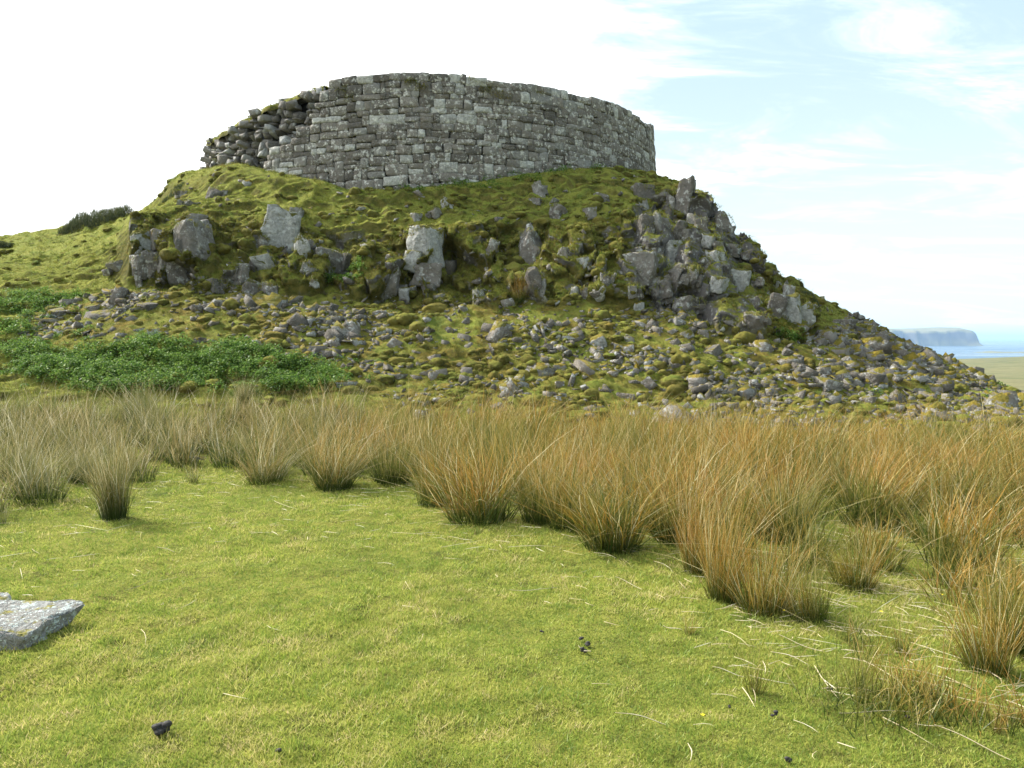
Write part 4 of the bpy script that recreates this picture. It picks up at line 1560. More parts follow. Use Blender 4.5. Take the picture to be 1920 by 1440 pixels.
def lips():
    """shaggy turf hanging over the tops of the crag rocks and growing at their feet"""
    rg = np.random.default_rng(44)
    P, L, RN, DD = [], [], [], []
    for loc, sc, rz in TOPS:
        n = int(170 * sc.x / 0.35)
        s = rg.uniform(-1.0, 1.0, n)
        y = rg.uniform(-0.85, 0.5, n)
        z = sc.z * (0.80 - 0.45 * np.abs(s) ** 2) + rg.normal(scale=0.03, size=n) + 0.02
        x = s * sc.x * 0.95
        yy = y * sc.y * 0.8
        c, si = math.cos(rz), math.sin(rz)
        P.append(np.stack([loc.x + x * c - yy * si, loc.y + x * si + yy * c, loc.z + z], -1))
        L.append(rg.uniform(0.05, 0.15, n))
        RN.append(np.clip(rg.normal(0.6, 0.25, n), 0, 1))
    P, L, RN = np.concatenate(P), np.concatenate(L), np.concatenate(RN)
    n = len(P)
    d = rg.normal(scale=0.4, size=(n, 3)) + np.array([-0.1, -0.7, 0.35])
    d /= np.linalg.norm(d, axis=1, keepdims=True)
    bend = rg.normal(scale=0.2, size=(n, 3)) + np.array([0, -0.1, -0.8])
    pk = ribbons(P, d, L, rg.uniform(0.012, 0.022, n), bend, RN, 2, rg=rg)
    o = link('overhanging_turf', ribbon_mesh('overhanging_turf', [pk]), M['hillgrass'])
    tag(o, 'shaggy turf hanging over the crag rocks', 'turf', kind='stuff')


lips()

# ------------------------------------------------------------------ scree stones
SS = [  # hand placed larger stones of the scree and slope: u, v, w, h, kind (0 angular, 1 slab flat, 2 leaning)
    (281, 577, 46, 28, 0), (229, 587, 34, 22, 0), (405, 580, 66, 38, 0), (500, 577, 58, 34, 0), (554, 569, 38, 24, 0), (322, 559, 34, 16, 1),
    (301, 624, 48, 22, 1), (374, 642, 40, 26, 0), (500, 646, 40, 32, 0), (658, 621, 30, 38, 2), (632, 637, 22, 26, 2), (676, 586, 34, 16, 1),
    (596, 660, 40, 26, 0), (601, 681, 28, 14, 1), (403, 608, 28, 20, 0), (110, 590, 44, 24, 0), (98, 605, 40, 20, 0), (45, 628, 34, 14, 1), (130, 570, 30, 14, 0),
    (95, 575, 36, 14, 1), (180, 560, 38, 14, 1), (175, 580, 30, 16, 1), (150, 600, 24, 18, 0), (190, 612, 34, 14, 1), (245, 600, 26, 14, 0), (230, 640, 34, 12, 1),
    (874, 606, 28, 24, 0), (712, 590, 28, 14, 1), (900, 665, 28, 16, 2), (983, 651, 26, 12, 1), (1025, 655, 32, 16, 0), (871, 684, 44, 16, 1), (905, 684, 32, 14, 1),
    (1015, 697, 26, 12, 1), (1108, 686, 42, 17, 0), (1124, 671, 30, 22, 0), (1051, 689, 24, 14, 0), (767, 689, 28, 18, 0), (793, 684, 30, 18, 0), (819, 706, 40, 20, 0),
    (702, 642, 26, 18, 2), (780, 663, 22, 18, 0), (950, 629, 20, 16, 0), (983, 619, 22, 24, 0), (1007, 621, 32, 26, 2), (1067, 637, 36, 14, 1), (1040, 574, 32, 22, 0),
    (895, 572, 14, 22, 2), (950, 569, 24, 18, 0), (676, 392, 26, 14, 1), (742, 413, 10, 20, 2), (936, 412, 22, 12, 1), (897, 396, 16, 10, 1), (822, 430, 20, 12, 1),
    (1194, 578, 26, 24, 0), (1230, 619, 34, 20, 0), (1212, 635, 34, 20, 0), (1121, 643, 38, 28, 0), (1123, 671, 28, 22, 0), (1313, 635, 34, 26, 0), (1334, 661, 48, 28, 0),
    (1472, 666, 32, 30, 0), (1373, 671, 44, 24, 1), (1267, 685, 38, 18, 0), (1212, 679, 22, 18, 0), (1576, 646, 26, 18, 0), (1574, 662, 32, 20, 0), (1587, 678, 28, 24, 0),
    (1556, 680, 24, 20, 0), (1558, 694, 38, 24, 0), (1615, 681, 34, 22, 0), (1670, 687, 30, 28, 2), (1665, 651, 30, 22, 0), (1704, 654, 28, 22, 0), (1652, 612, 38, 20, 0),
    (1545, 724, 56, 32, 0), (1683, 716, 34, 20, 1), (1758, 668, 28, 18, 0), (1826, 701, 28, 24, 0), (1852, 712, 30, 26, 0), (1908, 729, 26, 16, 0), (1883, 751, 46, 28, 0),
    (1769, 755, 30, 22, 0), (1795, 781, 28, 18, 0), (1732, 789, 36, 20, 0), (1857, 799, 30, 18, 0), (1602, 708, 22, 18, 0), (1628, 752, 38, 18, 1), (1469, 742, 30, 22, 0),
    (1451, 757, 28, 18, 0), (1506, 736, 30, 20, 0), (1540, 560, 24, 12, 0), (1553, 568, 28, 12, 1), (1574, 571, 20, 16, 2), (1590, 580, 24, 12, 1), (1612, 590, 22, 12, 0),
    (1632, 598, 20, 12, 0), (1690, 627, 26, 14, 0), (1185, 722, 34, 22, 0), (1218, 722, 28, 24, 2), (1290, 738, 30, 18, 0), (1320, 750, 38, 20, 0), (1175, 745, 40, 18, 0),
    (833, 728, 42, 24, 0), (800, 703, 36, 18, 0), (740, 706, 44, 14, 1), (895, 712, 20, 14, 2), (925, 730, 22, 18, 0), (955, 735, 28, 18, 0), (1090, 755, 30, 16, 0),
    (1390, 700, 34, 22, 0), (1420, 690, 28, 20, 0), (1350, 706, 30, 18, 0), (1440, 715, 30, 20, 0), (1400, 735, 32, 20, 0), (1340, 728, 24, 16, 0), (1240, 655, 24, 16, 0),
    (1180, 655, 22, 16, 0), (1090, 610, 24, 14, 0), (1150, 600, 20, 14, 0), (1290, 655, 26, 16, 0), (1410, 650, 30, 16, 1), (1440, 645, 26, 16, 0), (1500, 690, 30, 20, 0),
    (1625, 640, 26, 16, 0), (1730, 690, 28, 18, 0), (1780, 720, 30, 18, 0), (1720, 735, 30, 16, 1), (1820, 745, 30, 18, 0), (1745, 650, 22, 14, 0), (1700, 770, 30, 16, 0),
    (645, 728, 60, 36, 0), (50, 848, 46, 20, 0), (375, 862, 42, 22, 0),
]
STV = []
for i in range(30):
    me = hull_mesh('scree_stone', 700 + i, npts=9 + i % 4, boxy=0.0 if i % 3 else 1.0, bevel=0.018, cuts=1, rough=0.035)
    me.materials.append(M['stone'])
    STV.append(me)

ROWN = [(0, 470, 'upper slope'), (470, 612, 'crag foot'), (612, 668, 'middle scree'), (668, 900, 'lower scree')]
COLN = [(0, 215, 'by the left nettles'), (215, 330, 'below crag\'s left corner'), (330, 450, 'below big square face'),
        (450, 590, 'below large rounded boulder'), (590, 700, 'left of egg shaped boulder'), (700, 800, 'below egg shaped boulder'),
        (800, 900, 'right of egg shaped boulder'), (900, 1000, 'below tall smooth slab'), (1000, 1090, 'right of tall smooth slab'),
        (1090, 1180, 'left of right cliff'), (1180, 1270, 'below right cliff\'s biggest face'), (1270, 1370, 'left of tall squared block'),
        (1370, 1460, 'below tall squared block'), (1460, 1560, 'below rightmost crag'), (1560, 1680, 'right of rightmost crag'),
        (1680, 1800, 'on ridge below far headland'), (1800, 2000, 'near photo\'s right edge')]
ORD = ['first', 'second', 'third', 'fourth', 'fifth', 'sixth', 'seventh', 'eighth', 'ninth', 'tenth', 'eleventh', 'twelfth', 'thirteenth', 'fourteenth', 'fifteenth']
stones = []


def add_stone(u, v, w, h, kd, k):
    h = h * random.uniform(0.8, 1.15)
    shape = {0: 'angular', 1: 'flat', 2: 'tilted'}[kd]
    o = place_rock('scree_stone', STV[k % 30], u, v, w, h, 'x', 'stone', 'stones of the scree slope',
                   depth=0.95, rot={0: random.gauss(0, 0.35), 1: random.gauss(0, 0.12), 2: random.choice([-1, 1]) * random.uniform(0.5, 0.9)}[kd],
                   sink=0.20, grow=1.15)
    if o:
        o.rotation_euler.x = random.gauss(0, 0.25)
        o.rotation_euler.z += random.gauss(0, 0.6)
        stones.append((o, u, v, w, h, shape))
    return o


for k, (u, v, w, h, kd) in enumerate(SS):
    o = add_stone(u, v, w, h, kd, k)
EXPL = {len(SS) - 3: 'yellow moss covered stone behind the rushes at the end of the nettles',
        len(SS) - 2: 'mossy stone among the grey rushes at far left', len(SS) - 1: 'low grey stone behind the small brown rush clump'}
g = random.Random(21)
tries = 0
while len(stones) < 292 and tries < 6000:
    tries += 1
    u, v = g.uniform(30, 1915), g.uniform(545, 800)
    m = float(scree_mask(np.array([u]), np.array([v]))[0])
    if g.random() > m * (0.55 + 0.45 * (u > 1150)):
        continue
    if any(abs(u - s[1]) < (s[3]) * 0.62 and abs(v - s[2]) < s[4] * 0.8 for s in stones):
        continue
    kd = g.choice([0, 0, 0, 1, 1, 2])
    w = g.uniform(15, 27)
    add_stone(u, v, w, w * {0: 0.72, 1: 0.42, 2: 0.9}[kd], kd, g.randrange(30))

# labels: by look, place and order from the left
cellmap = {}
for idx, (o, u, v, w, h, shape) in enumerate(stones):
    if idx in EXPL:
        o['label'] = EXPL[idx]
        continue
    r = next(n for a, b, n in ROWN if a <= v < b)
    c = next(n for a, b, n in COLN if a <= u < b)
    size = 'large' if w >= 34 else ('small' if w < 21 else 'mid-sized')
    cellmap.setdefault((r, c, size, shape), []).append((u, o))
for (r, c, size, shape), lst in cellmap.items():
    lst.sort(key=lambda a: a[0])
    for i, (u, o) in enumerate(lst):
        if len(lst) == 1:
            o['label'] = f'{size} {shape} stone {r}, {c}'
        else:
            o['label'] = f'{size} {shape} stone {r}, {c}, {ORD[i]} from left'


def rubble():
    """the countless smaller stones between"""
    rg = np.random.default_rng(31)
    w = HSCREE[:-1, :-1] * (0.5 + 1.3 * sstep(1100, 1500, QU) + 0.5 * sstep(600, 750, QV) * 0 + 0.9 * sstep(640, 585, QV) * sstep(1100, 400, QU))
    cl = fbm(QP[..., 0] * 0.8, QP[..., 1] * 1.1, 0 * QU, 3, 131)
    w = w * (0.10 + sstep(-0.12, 0.30, cl)) * (QU > -60) * (QU < 2000) * (QP[..., 1] < 30)
    n1 = 11500
    P, N_, _ = sample_hill(n1, w, rg)
    # scattered stones over the upper slopes and crag
    hillm = (QP[..., 1] > 13) * (QP[..., 1] < 27) * (QU > 250) * (QU < 1600) * (np.hypot(QP[..., 0] - BX, QP[..., 1] - BY) > 9.6)
    P2, N2, _ = sample_hill(900, hillm * (0.5 + HCRAG[:-1, :-1] * 0.6), rg)
    P = np.concatenate([P, P2])
    VV, TT, off = [], [], 0
    base = [hull_verts(800 + i, npts=7 + i % 3, boxy=float(i % 4 == 0)) for i in range(40)]
    for i, p in enumerate(P):
        v, f = base[i % 40]
        s = min(0.026 + 0.040 * math.exp(rg.normal(0, 0.66)), 0.26)
        if i >= n1:
            s *= 0.95
        sc = np.array([1, rg.uniform(0.5, 1.0), rg.uniform(0.22, 0.75)]) * s * 1.3
        a, b, c = rg.normal(0, 0.5), rg.normal(0, 0.5), rg.random() * 6.28
        R = np.array(Matrix.Rotation(c, 3, 'Z') @ Matrix.Rotation(a, 3, 'X') @ Matrix.Rotation(b, 3, 'Y'))
        VV.append((v * sc) @ R.T + p + np.array([0, 0, s * 0.06]))
        TT.append(f + off)
        off += len(v)
    o = link('scree_rubble', mesh_np('scree_rubble', np.concatenate(VV), tris=np.concatenate(TT)), M['stone'])
    tag(o, 'small loose grey stones strewn over the slope', 'rubble', kind='stuff')


rubble()


def hummocks():
    """lumps of moss and tussocky turf on the slopes"""
    rg = np.random.default_rng(88)
    rb = np.hypot(QP[..., 0] - BX, QP[..., 1] - BY)
    base = (QP[..., 1] > 13) * (QP[..., 1] < 30) * (QU > -40) * (QU < 1960) * (rb > 9.5)
    cl = fbm(QP[..., 0] * 0.9, QP[..., 1] * 1.2, QP[..., 2], 3, 231)
    cg, sg = HCRAG[:-1, :-1], HSCREE[:-1, :-1]
    w = base * sstep(-0.3, 0.3, cl) * (0.35 + 0.9 * cg + 0.45 * sg + 0.5 * sstep(330, 420, QU) * sstep(1350, 1200, QU)) * np.clip(QN[..., 2] * 2.2 - 0.7, 0.02, 1)
    w = w * (1 - 0.8 * cg * sstep(1150, 1200, QU) * sstep(1440, 1400, QU)) * (0.35 + 0.65 * sstep(230, 300, QU))
    P, N_, (ii, jj) = sample_hill(3000, w, rg)
    VV, TT, A, B, off = [], [], [], [], 0
    D, T = ICO[3]
    forms = []
    for i in range(24):
        k = 1 + 0.30 * fbm(D[:, 0] * 1.5 + i, D[:, 1] * 1.5, D[:, 2] * 1.5, 2, i) + 0.20 * fbm(D[:, 0] * 5, D[:, 1] * 5 + i, D[:, 2] * 5, 2, i)
        forms.append(D * k[:, None])
    D2, T2 = ICO[2]
    forms2 = []
    for i in range(24):
        k = 1 + 0.30 * fbm(D2[:, 0] * 1.5 + i, D2[:, 1] * 1.5, D2[:, 2] * 1.5, 2, i) + 0.25 * fbm(D2[:, 0] * 4, D2[:, 1] * 4 + i, D2[:, 2] * 4, 2, i)
        forms2.append(D2 * k[:, None])
    for q, p in enumerate(P):
        s_ = min(0.035 + 0.055 * math.exp(rg.normal(0, 0.5)), 0.24)
        v, f = (forms[q % 24], T) if s_ > 0.13 else (forms2[q % 24], T2)
        sc = np.array([rg.uniform(0.8, 1.35), rg.uniform(0.7, 1.1), rg.uniform(0.5, 0.95)]) * s_
        c = rg.normal(0, 0.5)
        R_ = np.array(Matrix.Rotation(c, 3, 'Z'))
        VV.append((v * sc) @ R_.T + p - np.array([0, 0, s_ * 0.08]))
        TT.append(f + off)
        A.append(np.full(len(v), 0.9 * HCRAG[ii[q], jj[q]] + 0.25 * rg.random()))
        B.append(np.full(len(v), HSCREE[ii[q], jj[q]]))
        off += len(v)
    A, B = np.concatenate(A), np.concatenate(B)
    me = mesh_np('moss_hummocks', np.concatenate(VV), tris=np.concatenate(TT), smooth=True, attrs={'crag': A, 'scree': B, 'bare': 0 * A})
    tag(link('moss_hummocks', me, M['turf']), 'cushions of moss and rough turf over the slope', 'moss', kind='stuff')
    # short shaggy blades on the larger cushions
    n = 60000
    k = rg.integers(0, len(P), n)
    P2 = P[k] + rg.normal(scale=0.07, size=(n, 3)) * np.array([1.3, 0.8, 0.35]) + np.array([0, 0, 0.035])
    d = rg.normal(scale=0.5, size=(n, 3)) + np.array([0, -0.3, 0.7])
    d /= np.linalg.norm(d, axis=1, keepdims=True)
    pk = ribbons(P2, d, rg.uniform(0.03, 0.10, n), rg.uniform(0.008, 0.014, n), rg.normal(scale=0.2, size=(n, 3)) + np.array([0, -0.1, -0.5]),
                 np.clip(rg.random(len(P))[k] + rg.normal(0, 0.15, n), 0, 1), 1, rg=rg)
    tag(link('moss_grass', ribbon_mesh('moss_grass', [pk]), M['hillgrass']), 'wiry grass growing through the moss cushions', 'grass', kind='stuff')


hummocks()


# ------------------------------------------------------------------ nettles and other leafy growth
def leaf_patch(name, label, regions, n, hgt, leaf, mat, cat, seed, kind='stuff'):
    """regions: list of (u, v, ru, rv) ellipses on the slope; leaves gather into plants"""
    rg = np.random.default_rng(seed)
    w = np.zeros(QU.shape)
    for (u, v, ru, rv) in regions:
        d = ((QU - u) / ru) ** 2 + ((QV - v) / rv) ** 2
        w = np.maximum(w, sstep(1.5, 0.55, d + 0.8 * fbm(QP[..., 0] * 1.3, QP[..., 1] * 1.3, 0 * QU, 3, seed)))
    w = w * (QP[..., 1] > 10) * (QP[..., 1] < 36)
    m = max(6, n // 55)
    C, _, _ = sample_hill(m, w, rg)
    k = rg.integers(0, m, n)
    H = hgt * rg.uniform(0.5, 1.7, m)
    Rr = hgt * rg.uniform(0.55, 1.0, m)
    # leaves over the outside of each low dome
    th = rg.random(n) * 2 * np.pi
    ph = np.arccos(rg.random(n))
    rad = rg.uniform(0.75, 1.05, n)
    P = C[k] + np.stack([Rr[k] * np.sin(ph) * np.cos(th), Rr[k] * np.sin(ph) * np.sin(th), H[k] * np.cos(ph)], -1) * rad[:, None]
    d = np.stack([np.cos(th), np.sin(th), rg.normal(0.2, 0.45, n)], -1)
    d[:, :2] += rg.normal(scale=0.5, size=(n, 2))
    d /= np.linalg.norm(d, axis=1, keepdims=True)
    side = np.stack([-d[:, 1], d[:, 0], rg.normal(scale=0.4, size=n)], -1)
    side /= np.linalg.norm(side, axis=1, keepdims=True)
    L = leaf * rg.uniform(0.7, 1.3, n)
    pk = ribbons(P, d, L, L * 0.62, np.stack([0 * L, 0 * L, -rg.uniform(0.1, 0.5, n)], -1), np.clip(rg.normal(0.5, 0.28, n), 0, 1), 2, side=side, rg=rg, tip=0.3)
    o = link(name, ribbon_mesh(name, [pk]), M[mat])
    tag(o, label, cat, kind=kind)
    return o


leaf_patch('nettle_patch', 'dark green nettles in a broad mounded patch at the foot of the left slope',
           [(150, 682, 110, 20), (300, 666, 80, 26), (410, 690, 110, 34), (540, 706, 70, 24), (600, 715, 36, 18), (60, 672, 60, 16), (250, 712, 170, 26), (120, 700, 90, 14), (440, 655, 36, 10)],
           85000, 0.15, 0.042, 'nettle', 'nettles', 61)
leaf_patch('nettle_fringe', 'thin straggling nettles and docks round the edge of the broad nettle patch',
           [(300, 690, 330, 46), (600, 712, 90, 26), (90, 640, 110, 60)], 9000, 0.10, 0.045, 'nettle', 'nettles', 67)
leaf_patch('nettle_patch', 'dark green nettles in a narrow patch at the left edge of the slope',
           [(20, 575, 75, 18), (60, 562, 90, 10), (10, 620, 50, 14), (30, 655, 60, 12)], 18000, 0.15, 0.042, 'nettle', 'nettles', 62)
leaf_patch('nettle_patch', 'strip of dark green nettles along the foot of the tower wall',
           [(870, 352, 70, 7), (960, 338, 50, 7), (1040, 322, 30, 6), (800, 361, 50, 6), (1125, 316, 20, 6)], 9000, 0.16, 0.045, 'nettle', 'nettles', 63)
leaf_patch('nettle_patch', 'small green nettle patch left of the egg shaped boulder',
           [(650, 522, 40, 12), (672, 500, 24, 12)], 3500, 0.12, 0.05, 'nettle', 'nettles', 64)
leaf_patch('nettle_patch', 'green weeds at the foot of the rightmost crag slabs',
           [(1480, 632, 22, 7)], 1400, 0.12, 0.05, 'nettle', 'nettles', 65)
leaf_patch('nettle_patch', 'green weeds between stones at the lower right of the scree',
           [(1640, 738, 16, 9), (1710, 745, 18, 8), (1880, 725, 22, 8), (1860, 745, 18, 8)], 2600, 0.12, 0.05, 'nettle', 'nettles', 66)


def bush(name, label, u, v, w, h, n, seed, D=None):
    c = cast(u, v)
    if c is None:
        return
    p = c[0]
    rg = np.random.default_rng(seed)
    root = empty(name, p)
    tag(root, label, 'bush')
    W, H = w * p.y / F / 2, h * p.y / F
    x = rg.uniform(-1, 1, n)
    top = np.sqrt(np.clip(1 - np.abs(x) ** 2.6, 0, 1)) * (0.75 + 0.25 * vnoise(x * 5, 0 * x, 0 * x, seed))
    z = top * H * rg.uniform(0.0, 0.85, n)
    y = rg.uniform(-1, 1, n) * W * 0.4
    gz = np.array([drop(p.x + a, p.y + b).z for a, b in zip((x * W)[:], y)]) - p.z if n < 9000 else 0
    b = np.stack([x * W, y, z + gz - 0.02], -1)
    d = np.stack([rg.normal(0.15, 0.35, n), rg.normal(0, 0.4, n), np.ones(n)], -1)
    d /= np.linalg.norm(d, axis=1, keepdims=True)
    pk = ribbons(b, d, rg.uniform(0.07, 0.22, n) * (H / 0.7), np.full(n, 0.016), rg.normal(scale=0.15, size=(n, 3)), rg.random(n), 2, rg=rg)
    link('foliage', ribbon_mesh('foliage', [pk]), M['gorse'], root)
    m = 40
    xs = rg.uniform(-0.9, 0.9, m)
    b = np.stack([xs * W, rg.uniform(-0.2, 0.2, m) * W, 0 * xs], -1)
    b[:, 2] = [drop(p.x + q[0], p.y + q[1]).z - p.z - 0.05 for q in b]
    d = np.stack([rg.normal(0, 0.3, m), rg.normal(0, 0.3, m), np.ones(m)], -1)
    pk = ribbons(b, d, np.full(m, H * 0.8), np.full(m, 0.03), 0 * d, rg.random(m) * 0.2, 2, rg=rg)
    link('stems', ribbon_mesh('stems', [pk]), M['gorse'], root)


bush('gorse_bush', 'dark spiky bush on the grassy skyline at left', 180, 422, 122, 36, 5200, 1)
bush('gorse_bush', 'dark bush cut by the left edge of the photo on the skyline', 2, 462, 36, 16, 1400, 2)
bush('gorse_bush', 'small grey bush on the skyline above the crag\'s left corner', 322, 366, 44, 14, 1200, 3)
bush('gorse_bush', 'small blue green shrub on the right skyline beside the flat stones', 1518, 556, 40, 14, 1200, 4)


# ------------------------------------------------------------------ turf on the broch
def wall_turf():
    rg = np.random.default_rng(51)
    packs = []

    def strip(phis, r0, r1, zfun, n, L0, hang):
        ph = rg.uniform(phis[0], phis[1], n)
        r = rg.uniform(r0, r1, n)
        P = np.stack([r * np.sin(ph), -r * np.cos(ph), zfun(ph) - 7.0], -1)
        rad = np.stack([np.sin(ph), -np.cos(ph), 0 * ph], -1)
        d = rad * hang + rg.normal(scale=0.35, size=(n, 3)) + np.array([0, 0, 0.6])
        d /= np.linalg.norm(d, axis=1, keepdims=True)
        bend = rad * 0.2 + np.array([0, 0, -0.6 * hang]) + rg.normal(scale=0.15, size=(n, 3))
        packs.append(ribbons(P, d, rg.uniform(0.5, 1.2, n) * L0, rg.uniform(0.012, 0.022, n), bend, np.clip(rg.normal(0.65, 0.22, n), 0, 1), 2, rg=rg))

    def ph_of(u, r=BR):
        uu, X, Y = ring_uv(PHI, r)
        ok = (-(X) * np.sin(PHI) + Y * np.cos(PHI)) > 0
        return float(np.interp(u, uu[ok], PHI[ok]))
    top = lambda p: rp(ZTOP, p) - 0.03 + rg.normal(scale=0.015, size=len(p))
    ru = lambda p: rp(ZRUIN, p) - 0.02 + rg.normal(scale=0.02, size=len(p))
    strip((ph_of(604), ph_of(930)), BR - 0.9, BR - 0.30, top, 5200, 0.08, 0.35)
    strip((ph_of(690), ph_of(850)), BR - 0.5, BR - 0.22, top, 2200, 0.13, 0.9)
    strip((ph_of(930), ph_of(1215)), BR - 0.9, BR - 0.4, top, 1600, 0.05, 0.3)
    strip((ph_of(880), ph_of(935)), BR - 0.45, BR - 0.20, top, 900, 0.20, 1.1)
    strip((ph_of(396, RR), ph_of(606, RR)), RR - 1.0, RR - 0.12, ru, 9500, 0.11, 0.5)
    strip((ph_of(520), ph_of(562)), BR - 0.6, BR - 0.2, lambda p: rp(ZTOP, p) + 0.02, 1300, 0.12, 0.9)
    # small tufts rooted in joints
    for (u, v, n) in ((640, 165, 120), (655, 182, 150), (912, 165, 300), (935, 172, 260), (950, 178, 160), (1010, 168, 60), (770, 150, 300), (790, 160, 200)):
        p = ph_of(u)
        z = float(z_at(v, BY - BR * math.cos(p)))
        strip((p - 0.02, p + 0.02), BR - 0.22, BR - 0.12, lambda q: z + rg.normal(scale=0.06, size=len(q)), n, 0.16, 1.2)
    link('turf_cap', ribbon_mesh('turf_cap', packs), M['hillgrass'], broch)
    # turf body under the blades: a thin uneven mat on the broken wall head
    a0, a1 = ph_of(392, RR) - 0.25, ph_of(606, RR)
    n = 90
    ph = np.linspace(a0, a1, n)
    rows = []
    for r, dz in ((RR - 0.06, -0.20), (RR - 0.10, -0.03), (RR - 0.5, 0.03), (RR - 1.2, 0.02), (RR - 2.4, -0.15)):
        zz = rp(ZRUIN, ph) + dz + 0.05 * fbm(ph * 22, np.full(n, r * 3), 0 * ph, 3, 9)
        rr = r + 0.16 * fbm(ph * 18, np.full(n, r * 2), 0 * ph, 3, 19)
        rows.append(np.stack([rr * np.sin(ph), -rr * np.cos(ph), zz - 7.0], -1))
    R = np.array(rows)
    idx = np.arange(5 * n).reshape(5, n)
    q = np.stack([idx[:-1, :-1], idx[:-1, 1:], idx[1:, 1:], idx[1:, :-1]], -1).reshape(-1, 4)
    me = mesh_np('turf_mat', R.reshape(-1, 3), quads=q, smooth=True, attrs={'crag': np.zeros(5 * n), 'scree': np.zeros(5 * n), 'bare': np.zeros(5 * n)})
    link('turf_mat', me, M['ground'], broch)


wall_turf()

# ------------------------------------------------------------------ foreground things
c = cast(40, 1190)
v_, f_ = hull_verts(1241, npts=14, boxy=1.0, bevel=0.05, cuts=4, rough=0.05)
v_ = v_ * np.array([0.60, 0.27, 0.16])
v_ *= (1 + 0.10 * fbm(v_[:, 0] * 7, v_[:, 1] * 7, v_[:, 2] * 9, 3, 2))[:, None]
_lay = np.round(v_[:, 2] / 0.022 + 0.9 * fbm(v_[:, 0] * 6, v_[:, 1] * 6, 0 * v_[:, 0], 3, 6)) * 0.022
v_[:, 2] = 0.45 * v_[:, 2] + 0.55 * _lay + 0.007 * fbm(v_[:, 0] * 22, v_[:, 1] * 22, v_[:, 2] * 22, 4, 8) + 0.012 * fbm(v_[:, 0] * 9, v_[:, 1] * 12, 0 * v_[:, 0], 3, 11)
me = mesh_np('lichened_slab', v_, tris=f_)
me.materials.append(M['slab'])
o = link('lichened_slab', me)
o.location = c[0] + Vector((-0.27, 0.0, 0.0))
o.rotation_euler = (0.10, 0.03, 0.06)
tag(o, 'flat pale grey lichened rock lying in the lawn at the left edge', 'rock')
c = cast(0, 1132)
me = rock_mesh('lichened_stone', 1301, 4, planes=10, rough=0.1)
me.materials.append(M['slab'])
o = link('lichened_stone', me)
o.location = c[0] + Vector((-0.02, 0, 0.0))
o.scale = (0.08, 0.09, 0.045)
tag(o, 'small grey stone just behind the flat lichened rock at left edge', 'rock')

t = NT('dung')
M['dung'] = t.done(t.bsdf(t.mix(t.noise(40), (0.012, 0.011, 0.010), (0.05, 0.045, 0.042)), 0.75, t.bump(t.noise(90, 5), 0.7, 0.01), 0.35))


def dropping(u, v, s, n, label):
    s *= 1.6
    c = cast(u, v)
    rg = np.random.default_rng(int(u * 7 + v))
    VV, TT, off = [], [], 0
    D, T = ICO[2]
    b = bmesh.new()
    for i in range(n):
        a = rg.random() * 6.28
        r = s * 0.42 * math.sqrt(rg.random()) if n > 1 else 0
        q = s * rg.uniform(0.25, 0.42)
        P = D * (1 + 0.25 * fbm(D[:, 0] * 2 + i, D[:, 1] * 2, D[:, 2] * 2, 2, i))[:, None] * np.array([q, q * 0.85, q * 0.7])
        P = P + np.array([r * math.cos(a), r * math.sin(a), q * 0.5 + (0.25 * s if i % 3 == 2 else 0)])
        VV.append(P)
        TT.append(T + off)
        off += len(P)
    o = link('dropping', mesh_np('dropping', np.concatenate(VV), tris=np.concatenate(TT), smooth=True), M['dung'])
    o.location = c[0] + Vector((0, 0, 0.010))
    tag(o, label, 'dropping', 'dark droppings on the lawn')


dropping(305, 1378, 0.040, 6, 'largest black dropping on the lawn at the lower left')
dropping(520, 1416, 0.017, 3, 'small black dropping near the bottom edge, left of centre')
dropping(1092, 1203, 0.020, 3, 'black dropping, farthest of three close together right of centre')
dropping(1104, 1214, 0.024, 4, 'black dropping, middle and biggest of three close together')
dropping(1096, 1225, 0.022, 4, 'black dropping, nearest of three close together, beside a dead stem')
dropping(1016, 1189, 0.014, 2, 'tiny dark dropping left of the three close together')
dropping(1452, 1346, 0.018, 3, 'black dropping on the lawn below the small upright tuft')
dropping(1557, 1297, 0.016, 2, 'black dropping between the two small rush tufts')
dropping(1481, 1434, 0.020, 3, 'dark dropping at the bottom edge, right')
dropping(1700, 1351, 0.014, 2, 'dark dropping by the long pale stem at lower right')
dropping(1365, 1330, 0.013, 2, 'tiny dark dropping left below the small upright tuft')

# fallen stems
DS = [(1000, 1112, 0.30, 0.02, 'long pale stem lying across the lawn above the three droppings'), (310, 1035, 0.26, -0.3, 'curved pale stem on the lawn at left'),
      (1560, 1060, 0.55, -0.45, 'longest pale dead stem, lying among the right rushes'), (1365, 1268, 0.16, -0.3, 'thick pale stem just left of the small upright tuft'),
      (1500, 1215, 0.26, -0.5, 'pale stem lying above the small upright tuft'), (1095, 1226, 0.10, -0.5, 'short straw lying against the nearest of three droppings'),
      (1260, 1185, 0.12, -0.35, 'short pale straw pointing at the tiny yellow tuft'), (1640, 1345, 0.30, 0.0, 'straight pale stem lying level at the lower right'),
      (1200, 1355, 0.22, -0.2, 'curved yellowish stem low on the lawn right of centre'), (1295, 1420, 0.14, 1.2, 'pale straw near the bottom edge pointing away'),
      (1180, 1100, 0.28, -0.6, 'long curved stem crossing the lawn below the flaring clump'), (260, 1105, 0.20, 0.8, 'thin curved stem on the lawn between the slab and the pale clump'),
      (305, 1140, 0.06, -1.0, 'short bright straw on the lawn right of the slab'), (1700, 1265, 0.30, -0.25, 'pale stem lying right of the green footed tuft'),
      (1480, 1240, 0.20, -0.45, 'slanting straw left of the green footed tuft'), (1820, 1400, 0.30, -0.6, 'long bleached stem in the lower right corner')]
